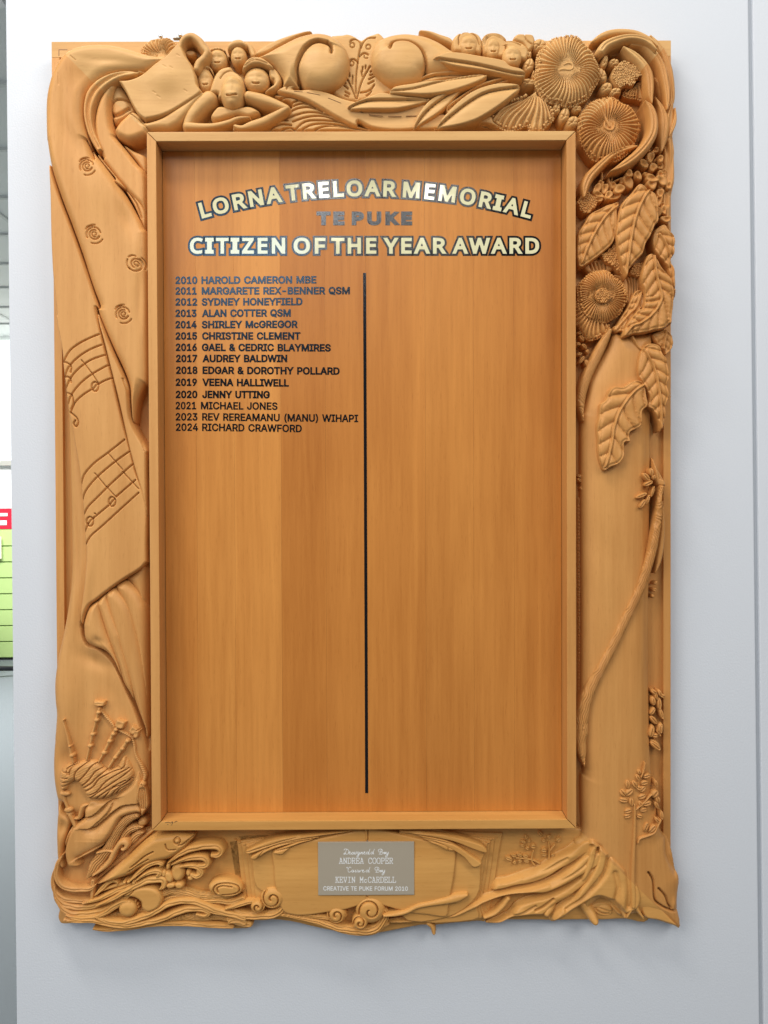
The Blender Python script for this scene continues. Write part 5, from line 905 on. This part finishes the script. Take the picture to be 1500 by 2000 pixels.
for q, g in (((630, 192, 60, 27), .06), ((855, 415, 52, 42), .35), ((1000, 480, 40, 40), .6), ((1030, 520, 30, 42), .2)):
    c, s = rL(*q[:2])[0], g; a, b = q[2]/k5, q[3]/k5; R_ = lambda u, v: (c[0]+u*math.cos(s)-v*math.sin(s), c[1]+u*math.sin(s)+v*math.cos(s))
    carve('pipe_cap', np.array([R_(-a, -b*.8), R_(-a, -b), R_(a, -b), R_(a, -b*.8), R_(a*.85, b), R_(-a*.85, b)]), 52, 11, 4, bump(c[0], c[1], a*.6, b*.5, -1.5), st=1.1)
def cord(pts, r, h0=50, H=7):
    S_ = Stroke(rL(*pts), r)
    def tw(X, Y, D, d, s, c, r_): return -1.6*(.5+.5*np.cos(c*1.5+s*d*.9))**2
    tw.st = 1
    return carve('cord', S_, h0, H, None, tw, st=.95)
cord([650, 265, 710, 340, 770, 410, 800, 450], [2.4, 3.2, 3.0, 2.4]); cord([840, 480, 900, 510, 950, 535, 990, 560], [2.8, 3.4, 3.2, 3]); cord([990, 560, 1010, 640, 1020, 720, 1045, 790, 1080, 850, 1110, 920, 1125, 980, 1110, 1050], [3.4, 3.0, 2.8, 3, 3.4, 3.8, 4, 3])
carve('tassel', rL(1060, 1060, 1085, 1030, 1120, 1040, 1140, 1110, 1160, 1200, 1170, 1300, 1130, 1360, 1085, 1420, 1075, 1340, 1045, 1260, 1025, 1180, 1040, 1120), 46, 13, 6, *[groove(rL(1075+i*14, 1110, 1062+i*24, 1200, 1075+i*20, 1330), .9, 2.4) for i in range(4)], st=1.0)
blob('knot', *rL(1098, 1075)[0], 6, 6.5, 54, 9, 0, groove(rL(1070, 1070, 1125, 1085), .8, 2, 1), groove(rL(1085, 1045, 1105, 1110), .8, 2, 1), st=1.0)
def bagtex(X, Y, D):
    a = np.zeros(X.shape)
    for q in ([310, 960, 330, 890, 400, 840], [360, 1030, 380, 930, 460, 860, 520, 820], [380, 1060, 480, 960, 560, 860, 640, 830], [410, 1110, 520, 1020, 600, 920, 700, 880], [430, 1120, 540, 1060, 620, 980, 760, 890, 860, 880], [440, 1160, 560, 1100, 640, 1000, 780, 930, 900, 880, 920, 790],
              [460, 1200, 600, 1150, 700, 1040, 840, 950, 950, 890], [520, 1225, 640, 1140, 760, 1060, 880, 980, 990, 900], [580, 1235, 680, 1160, 780, 1100, 900, 1060, 1000, 980], [640, 1238, 700, 1190, 790, 1090, 920, 1020], [740, 1215, 800, 1140, 900, 1060, 985, 1010], [780, 1205, 860, 1110, 960, 1070],
              [290, 960, 280, 900, 350, 860], [210, 1000, 290, 1000], [200, 1050, 290, 1040], [230, 1090, 290, 1080], [220, 930, 300, 940]):
        a += groove(rL(*q), .95, 2.8)(X, Y, D)
    u = (X-150)*.45+(Y-1510)*.9; return a-.7*(.5+.5*np.cos(u*1.5+.4*np.sin(X*.35)))**4
carve('pipe_bag', rL(200, 930, 240, 880, 300, 845, 370, 835, 440, 815, 540, 800, 620, 820, 680, 880, 740, 905, 820, 860, 870, 775, 910, 765, 950, 820, 985, 890, 1005, 950, 1000, 1010, 950, 1085, 860, 1160, 760, 1215, 640, 1242, 530, 1240, 480, 1215, 440, 1140, 400, 1080, 360, 1045, 330, 1060, 300, 1085, 270, 1140, 215, 1150, 190, 1090, 185, 1010), 44, 20, 18, bagtex, st=.95)
strand('chanter', rL(235, 1150, 262, 1250, 290, 1330), [5, 4, 3.6], 46, 9); blob('pipe_ring', *rL(258, 1170)[0], 11, 5.5, 50, 9, .05); blob('pipe_ring', *rL(295, 1348)[0], 9.5, 6, 48, 9, -.1); blob('pipe_ring', *rL(305, 1385)[0], 8, 5, 46, 8, .2)
strand('chanter', rL(310, 1400, 340, 1460, 380, 1550, 430, 1660, 470, 1745), [5, 5, 4.2, 2.8, 1.0], 46, 9)
strand('finger', rL(510, 1285, 455, 1310, 430, 1370, 410, 1430, 360, 1440), [2, 5.5, 5.5, 4.8, 1.5], 44, 11)
blob('knuckle', *rL(420, 1240)[0], 8, 12, 34, 10, .2)
# kilt folds below the bag
carve('cloak', rL(190, 1290, 240, 1370, 320, 1430, 330, 1500, 290, 1600, 250, 1740, 235, 1880, 250, 1960, 215, 1990, 170, 1900, 158, 1750, 155, 1560, 165, 1420), 32, 18, 14, bump(*rL(235, 1530)[0], 10, 14, -6), groove(rL(330, 1500, 285, 1620, 250, 1780), 2, 4), st=1.5)
carve('cloak', rL(320, 1110, 300, 1180, 300, 1320, 370, 1420, 430, 1400, 460, 1260, 420, 1150, 370, 1060), 34, 10, 12, st=1.5)
carve('drapery', rL(1000, 1000, 1060, 900, 1100, 1000, 1110, 1120, 1070, 1270, 960, 1290, 850, 1330, 800, 1250, 900, 1130), 40, 14, 10, st=1.5)
kilt = carve('kilt', rL(455, 1430, 460, 1350, 480, 1290, 540, 1238, 640, 1240, 760, 1225, 860, 1150, 960, 1080, 1020, 1000, 1060, 980, 1100, 1100, 1100, 1190, 1080, 1270, 1100, 1350, 1080, 1400, 1040, 1390, 940, 1410, 860, 1450, 810, 1530, 760, 1620, 690, 1720, 600, 1790, 480, 1860, 400, 1900, 420, 1960, 330, 1985, 270, 1940, 240, 1760, 260, 1650, 320, 1540, 400, 1480), 38, 20, 14,
      step(rL(460, 1430, 560, 1400, 640, 1340, 720, 1260, 800, 1225), 6, 7, 1), step(rL(495, 1545, 580, 1530, 680, 1450, 770, 1370, 870, 1300, 960, 1280, 1060, 1275), 7, 8, 1), step(rL(560, 1520, 640, 1450, 720, 1370, 760, 1290), 4, 7, 1), bump(*rL(540, 1300)[0], 14, 5, -4, -.4), groove(rL(340, 1520, 300, 1620, 250, 1780), 2, 4), bump(*rL(640, 1640)[0], 20, 12, 3, -.5),
      step(rL(390, 1870, 520, 1800, 640, 1740, 700, 1720), 4, 7, -1), st=1.5)
# streaming hair of the fiddle and its scroll
def strands(pts, r, h0, H=12, n=6, dp=2.6, **kw): return strand('streaming_strands', rL(*pts), r, h0, H, along(n, dp, 1.0), st=1.05, **kw)
strands([1035, 1415, 960, 1440, 880, 1500, 820, 1580, 770, 1680, 720, 1780, 640, 1880, 570, 1990, 500, 2080], [6, 9, 9.5, 10, 10.5, 11, 12.5, 12.5, 3], 40)
strands([1100, 1530, 1020, 1545, 950, 1570, 890, 1640, 850, 1720], [2, 7, 8, 7, 2], 34, n=4)
strands([1110, 1590, 1040, 1620, 990, 1680, 960, 1720], [2, 8, 8, 2], 32, n=4)
blob('wave_curl', *rL(1100, 1480)[0], 10, 8, 34, 9, -.3); blob('wave_curl', *rL(1060, 1600)[0], 8, 9, 32, 9, .2)
strand('fiddle_bow', rL(600, 1815, 660, 1800, 720, 1790, 790, 1805), [2, 3.4, 3.6, 3], 46, 7); strand('fiddle_scroll', rL(560, 2060, 660, 1990, 740, 1910, 785, 1820, 820, 1760, 860, 1710, 905, 1700, 930, 1730, 900, 1775, 870, 1770), [2, 5, 6, 6, 5.5, 6, 7, 6, 4, 2], 46, 10)
strand('hull_plank', rL(1240, 1545, 1120, 1640, 1010, 1730, 900, 1850, 760, 1960, 600, 2100), [2, 5, 6, 6, 5, 3], 30, 7)

# ================================================================ carving: sea, fish, book and roots of the bottom rail
carve('bottom_ground', J_(rM(110, 350, 80, 480, 90, 590, 130, 660, 122, 710, 135, 755, 165, 770, 260, 765, 385, 763, 410, 775, 378, 800, 385, 818, 450, 826, 560, 822, 700, 800, 860, 780, 1000, 780, 1200, 790, 1400, 805, 1480, 805), rN(270, 765, 300, 745, 305, 712, 430, 708, 560, 722, 700, 755, 850, 785, 960, 798, 1080, 798), rO(110, 600, 230, 590, 330, 575, 420, 570, 520, 572, 700, 572, 780, 575, 900, 572, 1050, 572, 1160, 568, 1280, 575, 1280, 400, 1000, 100), rM(900, 60, 400, 100, 160, 260)), 22, 8, 6, hb=6, st=2.4)
k3 = 3.75
def wave(f, pts, r, h0, H=11, n=0, dp=2, k=3.75, st=1.25, nm='wave'):
    return strand(nm, f(*pts), np.array(r, float)/k, h0, H, *[along(n, dp, .8) if n else along(2, 1.7, 1.2)] if max(r) > 17 else [], st=st)
# deep ribbons round the corner
wave(rM, [165, 255, 120, 330, 108, 400, 125, 460, 180, 505, 270, 520, 360, 512, 400, 480], [5, 22, 24, 26, 26, 26, 22, 6], 40, 12)
wave(rM, [140, 300, 92, 400, 90, 500, 140, 570, 230, 600, 330, 600, 400, 575], [4, 18, 24, 26, 24, 20, 6], 34, 12)
wave(rM, [95, 480, 110, 570, 170, 630, 260, 650, 380, 640, 480, 610, 580, 570, 660, 520], [8, 24, 28, 28, 26, 24, 20, 6], 36, 12)
wave(rM, [105, 580, 150, 650, 220, 695, 320, 700, 430, 680, 530, 635, 620, 580, 680, 530], [8, 24, 28, 28, 28, 26, 20, 6], 38, 12)
wave(rM, [180, 705, 260, 732, 350, 732, 440, 705, 520, 665, 590, 625], [6, 22, 28, 26, 20, 6], 42, 12)
wave(rM, [345, 520, 372, 490, 380, 460, 370, 590], [10, 16, 20, 14], 40, 10)
wave(rM, [300, 620, 420, 590, 520, 545, 620, 500, 690, 465], [6, 16, 20, 18, 5], 44, 10)
wave(rM, [400, 640, 520, 590, 620, 530, 720, 480, 800, 450, 890, 445, 900, 490, 870, 515], [6, 18, 24, 28, 34, 36, 26, 8], 46, 13)
wave(rM, [395, 560, 450, 510, 490, 470, 530, 455, 560, 465, 555, 485], [8, 20, 18, 14, 12, 6], 42, 10); wave(rM, [440, 530, 510, 500, 600, 475, 640, 470], [4, 14, 14, 5], 40, 9, 3, 1.6)
# fish that leaps from the waves
carve('fish', rM(1118, 118, 1112, 150, 1085, 185, 1045, 235, 990, 275, 930, 305, 850, 322, 740, 360, 640, 420, 540, 455, 420, 490, 395, 495, 480, 410, 580, 325, 680, 240, 760, 170, 830, 128, 930, 108, 1040, 106), 40, 22, 18,
      groove(spiral(*rM(1000, 155)[0], 6, 1, 0, 1, 1), 1.0, 3), bump(*rM(1000, 155)[0], 2.4, 2.4, 2.5), groove(rM(1112, 130, 1080, 150, 1045, 180, 1010, 188), 1.0, 3.0), groove(rM(915, 180, 922, 210, 945, 222, 990, 218), 1.0, 3), groove(rM(825, 235, 760, 270, 700, 320, 660, 350), 1.1, 3), groove(rM(790, 290, 720, 330, 640, 385), 1.0, 2.6), groove(rM(1060, 110, 1100, 118), .8, 1.2, 1), st=1.2)
# foam curls
for q in (([930, 325, 1010, 265, 1110, 218, 1210, 202, 1290, 208, 1322, 240, 1295, 270, 1250, 270], [5, 22, 30, 30, 30, 26, 22, 14]), ([955, 335, 1040, 300, 1130, 285, 1200, 295, 1220, 330, 1190, 350, 1155, 345], [5, 18, 26, 26, 24, 22, 14]), ([1020, 350, 1090, 345, 1150, 360, 1175, 395, 1140, 425, 1100, 410], [8, 18, 22, 22, 20, 12]),
          ([640, 465, 700, 410, 770, 350, 840, 322, 882, 332, 870, 350], [5, 16, 20, 20, 18, 8]), ([690, 455, 760, 408, 830, 385, 870, 395, 850, 420], [6, 16, 22, 24, 14])): wave(rM, *q, 50, 11)
for x, y, a, b, g in ((1000, 392, 52, 70, 0), (932, 345, 18, 30, .2), (935, 425, 34, 48, -.4), (1080, 395, 22, 26, 0), (1095, 432, 26, 20, .2), (950, 488, 38, 24, -.1), (1012, 488, 36, 28, .1), (900, 400, 24, 30, 0), (1160, 395, 28, 30, 0), (680, 465, 20, 20, 0), (610, 465, 16, 12, 0), (640, 460, 14, 14, 0)):
    blob('foam', *rM(x, y)[0], a/k3, b/k3, 46, 12, g, st=1.2)
# long swells and ribbed water
wave(rM, [880, 560, 960, 530, 1060, 545, 1180, 570, 1300, 575, 1400, 560, 1480, 520], [26, 34, 34, 30, 26, 20, 8], 36, 12, 5, 3)
wave(rM, [880, 600, 1000, 570, 1100, 580, 1250, 600, 1380, 605, 1490, 590], [10, 30, 32, 30, 26, 20], 34, 12, 4, 3)
wave(rM, [640, 690, 760, 670, 840, 650, 900, 620], [20, 30, 34, 20], 32, 10, 5, 2.6); wave(rM, [470, 715, 560, 700, 640, 705], [6, 26, 24], 32, 9, 5, 2.6)
wave(rM, [400, 720, 500, 755, 620, 760, 740, 725, 840, 680, 920, 635, 1020, 605, 1120, 610, 1230, 650, 1350, 690, 1490, 730], [8, 22, 24, 26, 26, 26, 26, 26, 28, 28, 24], 44, 12)
pear = carve('sea_bulb', rM(585, 578, 640, 530, 700, 500, 780, 493, 850, 515, 888, 570, 880, 630, 840, 670, 780, 688, 735, 655, 725, 610, 680, 580, 620, 575), 44, 13, 10, groove(rM(590, 575, 620, 535, 680, 515, 650, 555, 590, 580), 1, 2.6), st=1.3)
wave(rM, [395, 725, 470, 690, 530, 645, 590, 612, 650, 610], [8, 20, 24, 20, 10], 44, 11); blob('sea_bulb', *rM(630, 665)[0], 66/k3, 62/k3, 48, 9, 0, st=1.3)
for x, y in ((705, 625), (712, 645), (700, 665), (690, 605)): blob('foam', *rM(x, y)[0], 3, 2.4, 40, 6, 0, st=1)
wave(rM, [165, 740, 260, 750, 380, 748, 500, 775, 620, 785, 760, 765, 880, 735, 980, 695, 1080, 662, 1170, 660, 1228, 685, 1200, 712, 1140, 700], [6, 18, 20, 24, 26, 26, 26, 28, 30, 28, 24, 18, 10], 42, 13)
wave(rM, [385, 805, 480, 812, 620, 800, 780, 778, 960, 768, 1150, 775, 1300, 785, 1400, 790], [10, 20, 26, 24, 24, 24, 24, 20], 34, 12)
wave(rM, [920, 745, 1050, 725, 1180, 728, 1300, 720, 1380, 740], [8, 24, 28, 26, 20], 34, 10, 5, 3); wave(rM, [1180, 690, 1260, 700, 1350, 720], [10, 18, 12], 34, 9, 3, 2.4)
wave(rM, [1370, 770, 1390, 750, 1450, 750, 1490, 760], [6, 24, 30, 30], 40, 12)
wave(rN, [150, 705, 190, 715, 250, 730, 285, 740], [20, 30, 32, 22], 38, 12, k=3.261)
# spirals towards the middle
def curl(f, k, c, r, turns, a0, sg, tail, tr, h0=44, H=14, w=None):
    q = f(*c)[0]; R_ = r/k; sp = spiral(q[0], q[1], R_*.80, turns, a0, sg, .18)
    o = carve('wave_curl', Oval(q[0], q[1], R_, R_*.9), h0, H, R_*.8, groove(sp, 1.25, 4.2), st=1.1)
    if tail: wave(f, tail, tr, h0-4, 12, 3, 2.6, k=k)
    return o
carve('wave_curl', Oval(*rM(1350, 510)[0], 34, 18, .05), 46, 12, 12, groove(rM(1290, 560, 1262, 520, 1290, 480, 1370, 470, 1440, 490, 1450, 530, 1400, 550, 1330, 555), 1.2, 3.6), groove(rM(1300, 535, 1290, 505, 1330, 488, 1400, 495), 1.2, 3.2), st=1.1)
wave(rN, [0, 640, 80, 660, 200, 680, 320, 690, 440, 680, 500, 630, 520, 560, 480, 520], [16, 24, 28, 28, 28, 26, 22, 14], 42, 13, 3, 2.6, k=3.261)
curl(rN, 3.261, (430, 575), 80, 1.25, -2.2, -1, None, None, 46); curl(rN, 3.261, (335, 628), 48, 1.1, -1.0, 1, [130, 640, 200, 620, 270, 600, 330, 590], [8, 18, 18, 8], 48)
wave(rN, [0, 590, 90, 590, 170, 600, 240, 570, 255, 590], [14, 18, 18, 14, 8], 40, 10, 2, 2, k=3.261)
wave(rN, [400, 672, 520, 680, 650, 705, 760, 735, 870, 770, 980, 785, 1080, 775, 1140, 720, 1150, 660, 1110, 620], [8, 16, 22, 26, 30, 34, 34, 30, 26, 12], 40, 14, 4, 3, k=3.261)
wave(rN, [480, 655, 600, 668, 720, 690, 840, 700, 900, 680], [5, 12, 16, 18, 8], 42, 10, 3, 2, k=3.261)
curl(rN, 3.261, (1055, 655), 96, 1.2, 2.6, 1, None, None, 48); curl(rN, 3.261, (838, 680), 66, 1.25, -2.4, -1, None, None, 44); curl(rN, 3.261, (988, 730), 52, 1.2, 2.8, 1, None, None, 50)
# ---------------- the open book behind the plaque
def page(f, out, h0, H=3, R=3, *ex, st=1.5): return carve('page', f(*out), h0, H, R, *ex, st=st)
page(rN, [150, 200, 150, 200, 215, 190, 215, 165, 500, 150, 800, 140, 1010, 132, 1010, 132, 1010, 300, 900, 560, 330, 590, 260, 590, 200, 480], 26, 4)
page(rO, [0, 108, 0, 108, 200, 108, 380, 118, 530, 122, 530, 122, 530, 138, 510, 240, 490, 380, 450, 560, 380, 575, 0, 560], 30, 4, 2)
for i, x in enumerate((205, 232, 262, 285)): page(rN, [x, 208+i*12, x, 208+i*12, 500, 170, 1000, 150, 1000, 500, x+60, 585, x+38, 560, x+20, 400], 33+i*3.4, 3.4, 2)
for i, x in enumerate((492, 470, 455, 440)): page(rO, [x, 150+i*14, x, 150+i*14, 300, 130, 0, 115, 0, 540, x-60, 572, x-45, 480, x-18, 300], 33+i*3.4, 3.4, 2)
page(rN, [268, 262, 400, 235, 600, 190, 1000, 140, 1020, 300, 700, 660, 480, 560, 330, 500, 300, 330], 46.5, 4, 3)
page(rO, [440, 215, 380, 200, 200, 150, 0, 118, 0, 540, 240, 560, 400, 450, 420, 290], 46.5, 4, 3)
carve('page', J_(rN(430, 268, 500, 250, 600, 218, 690, 195, 800, 172, 900, 152, 1010, 135, 1033, 190, 1036, 400, 1030, 590, 1010, 605, 900, 642, 780, 660, 650, 678, 560, 675, 490, 640, 450, 500, 440, 380)), 50, 4.5, 5, bump(*rN(600, 450)[0], 60, 60, 3), st=1.7)
carve('page', J_(rO(-160, 100, -145, 102, -60, 115, 40, 138, 130, 158, 200, 172, 250, 200, 290, 215, 284, 330, 265, 440, 255, 500, 240, 555, 150, 545, 60, 535, -60, 505, -130, 478, -162, 462, -163, 300)), 50, 4.5, 5, bump(*rO(150, 350)[0], 50, 60, 3), st=1.7)
for q in ([1010, 134, 900, 142, 760, 155, 640, 168, 500, 182, 380, 212, 265, 266, 285, 290, 400, 250, 500, 218, 640, 190, 800, 165, 940, 148], [720, 178, 600, 192, 500, 210, 420, 240, 350, 270, 290, 308, 320, 324, 400, 275, 520, 232, 640, 205, 720, 188], [690, 194, 600, 205, 530, 230, 430, 275, 490, 294, 530, 262, 600, 225, 690, 200]):
    carve('page_edge', rN(*q), 52, 9, 4, groove(rN(q[0], q[1]+8, *q[6:8], q[12], q[13]+10), .8, 1.4), st=1.1)
for q in ([0, 118, 100, 118, 220, 130, 330, 152, 420, 182, 452, 214, 440, 228, 370, 205, 280, 170, 180, 148, 80, 132], [100, 135, 220, 155, 300, 190, 360, 232, 425, 280, 380, 302, 330, 250, 260, 205, 190, 172, 120, 150], [120, 152, 190, 165, 240, 185, 290, 212, 250, 216, 200, 192, 150, 170]):
    carve('page_edge', rO(*q), 52, 9, 4, groove(rO(q[0], q[1]+6, *q[4:6], *q[8:10]), .8, 1.4), st=1.1)
strand('spine', rN(1028, 132, 1030, 195), [3, 2.2], 52, 3); strand('spine', rN(1030, 570, 1020, 600, 990, 615), [2, 2, 1], 52, 3)
# ---------------- roots
kO = 2.632
def sink(amt=16, L_=26):
    def f(X, Y, D, d, s, c, r): return -amt*np.exp(-(c/L_)**2)+.8*np.sin(c*.05+X*.03)
    f.st = 1; return f
def root(pts, r, h0, H=18, *ex, n=0, st=1.5): ex = ex+(sink(),) if h0 < 46 and H > 14 else ex; return strand('root', rO(*pts), np.array(r, float)/kO, h0, H, *([along(n, 2, 1)] if n else []), *ex, st=st)
def rootp(out, h0, H, *ex): return carve('root', rO(*out), h0, H, 13, *ex, rough_(.9, .05), kind='soft', st=1.5)
rootp([470, 432, 490, 375, 560, 358, 640, 330, 720, 300, 800, 245, 870, 205, 935, 160, 985, 150, 1040, 215, 960, 245, 900, 285, 830, 325, 760, 368, 690, 395, 600, 408, 540, 425], 32, 17, bump(*rO(880, 240)[0], 20, 6, 3, -.5), bump(*rO(700, 340)[0], 24, 5, 2, -.4), groove(rO(640, 350, 760, 310, 860, 250), 3, 1.5))
rootp([995, 285, 900, 360, 830, 405, 740, 445, 660, 465, 600, 495, 560, 540, 460, 590, 456, 604, 520, 602, 580, 575, 640, 565, 700, 560, 745, 556, 800, 510, 880, 460, 960, 400, 1030, 320], 33, 17, bump(*rO(820, 450)[0], 26, 6, 3, -.5), bump(*rO(620, 530)[0], 14, 5, 3, -.3), groove(rO(790, 460, 740, 500, 700, 520), 2, 4), groove(rO(560, 555, 640, 530, 700, 500), 2.5, 2))
rootp([960, 222, 1010, 208, 1070, 225, 1040, 295, 960, 345, 880, 392, 800, 428, 740, 446, 650, 446, 580, 455, 500, 475, 430, 503, 380, 533, 300, 568, 230, 582, 150, 592, 60, 600, -60, 604, -62, 585, 60, 570, 180, 562, 250, 545, 300, 515, 360, 482, 420, 455, 500, 432, 600, 408, 700, 392, 800, 355, 860, 310], 37, 17, bump(*rO(880, 340)[0], 30, 7, 3.5, -.6), bump(*rO(640, 425)[0], 20, 5, 2.5, -.2), bump(*rO(390, 492)[0], 10, 5, 2.5, -.4), groove(rO(1010, 230, 940, 300, 860, 350, 780, 390), 2.5, 1.6))
carve('root_flare', rO(960, 170, 1000, 140, 1060, 190, 1150, 270, 1225, 350, 1262, 440, 1245, 520, 1180, 556, 1150, 552, 1105, 500, 1060, 478, 1020, 470, 960, 502, 900, 540, 860, 568, 800, 597, 775, 578, 790, 540, 830, 500, 885, 455, 910, 400, 930, 320, 950, 240), 38, 18, 17, bump(*rO(950, 450)[0], 26, 6, 4, -.65),  groove(rO(1022, 205, 1005, 290, 960, 370, 900, 440), 3.0, 7), groove(rO(990, 190, 950, 240, 900, 285), 2.8, 6), groove(rO(1180, 330, 1190, 420, 1180, 500), 7, 3), groove(rO(1075, 250, 1055, 330, 1000, 400, 940, 460, 860, 520), 4.5, 4), groove(rO(1110, 470, 1125, 400, 1110, 330), 5, 2.5), bump(*rO(1150, 470)[0], 7, 22, 4), kind='soft', st=1.5)
root([800, 450, 790, 500, 760, 545], [30, 28, 18], 38, 16)
root([960, 520, 990, 555, 1012, 590], [28, 30, 22], 38, 20)
root([1120, 460, 1150, 510, 1160, 556], [44, 26, 10], 34, 18); carve('root', rO(1225, 425, 1270, 430, 1340, 480, 1400, 545, 1447, 600, 1452, 622, 1400, 608, 1330, 585, 1262, 572, 1230, 520), 32, 16, 12, kind='soft', st=1.6)
root([345, 445, 300, 462, 230, 478, 160, 490, 90, 505, 40, 530, -20, 545, -80, 550], [12, 24, 20, 16, 14, 13, 12, 6], 50, 12)
root([140, 535, 180, 540, 245, 535], [6, 16, 10], 46, 8); root([560, 465, 530, 505, 490, 540, 440, 560], [14, 14, 12, 10], 40, 12)
root([150, 590, 172, 610, 178, 640], [16, 15, 12], 30, 14); root([-60, 592, -100, 610, -145, 625], [12, 16, 8], 36, 12)
blob('knot_hole', *rO(1055, 515)[0], 17, 10, 26, 8, .1, groove(rO(1020, 505, 1060, 520, 1090, 530), 1, 2), st=1.4)
sprig(rO, kO, ((728, 130, 16, 11, .9), (770, 145, 14, 9, -.6), (745, 165, 12, 9, .3), (818, 162, 16, 13, -.8), (655, 150, 15, 9, .9), (668, 165, 10, 8, 0), (640, 172, 16, 8, .3), (635, 190, 13, 8, .2), (690, 195, 14, 15, 0), (660, 205, 12, 10, .4), (745, 215, 16, 14, 0), (745, 238, 15, 9, .1), (565, 258, 20, 12, .3), (590, 243, 16, 8, .2), (620, 240, 16, 9, .3), (650, 245, 16, 10, 0), (655, 270, 16, 9, .1), (620, 270, 13, 9, -.3), (592, 278, 12, 9, -.8), (790, 240, 14, 8, -.4)), 31, 7.5)
for q in ([770, 262, 772, 220, 768, 175], [775, 215, 800, 185], [695, 290, 680, 262, 690, 215], [720, 280, 680, 262, 600, 252]): strand('sprig_stem', rO(*q), [2.6, 2.0, 1.4], 31, 6, st=1.1)
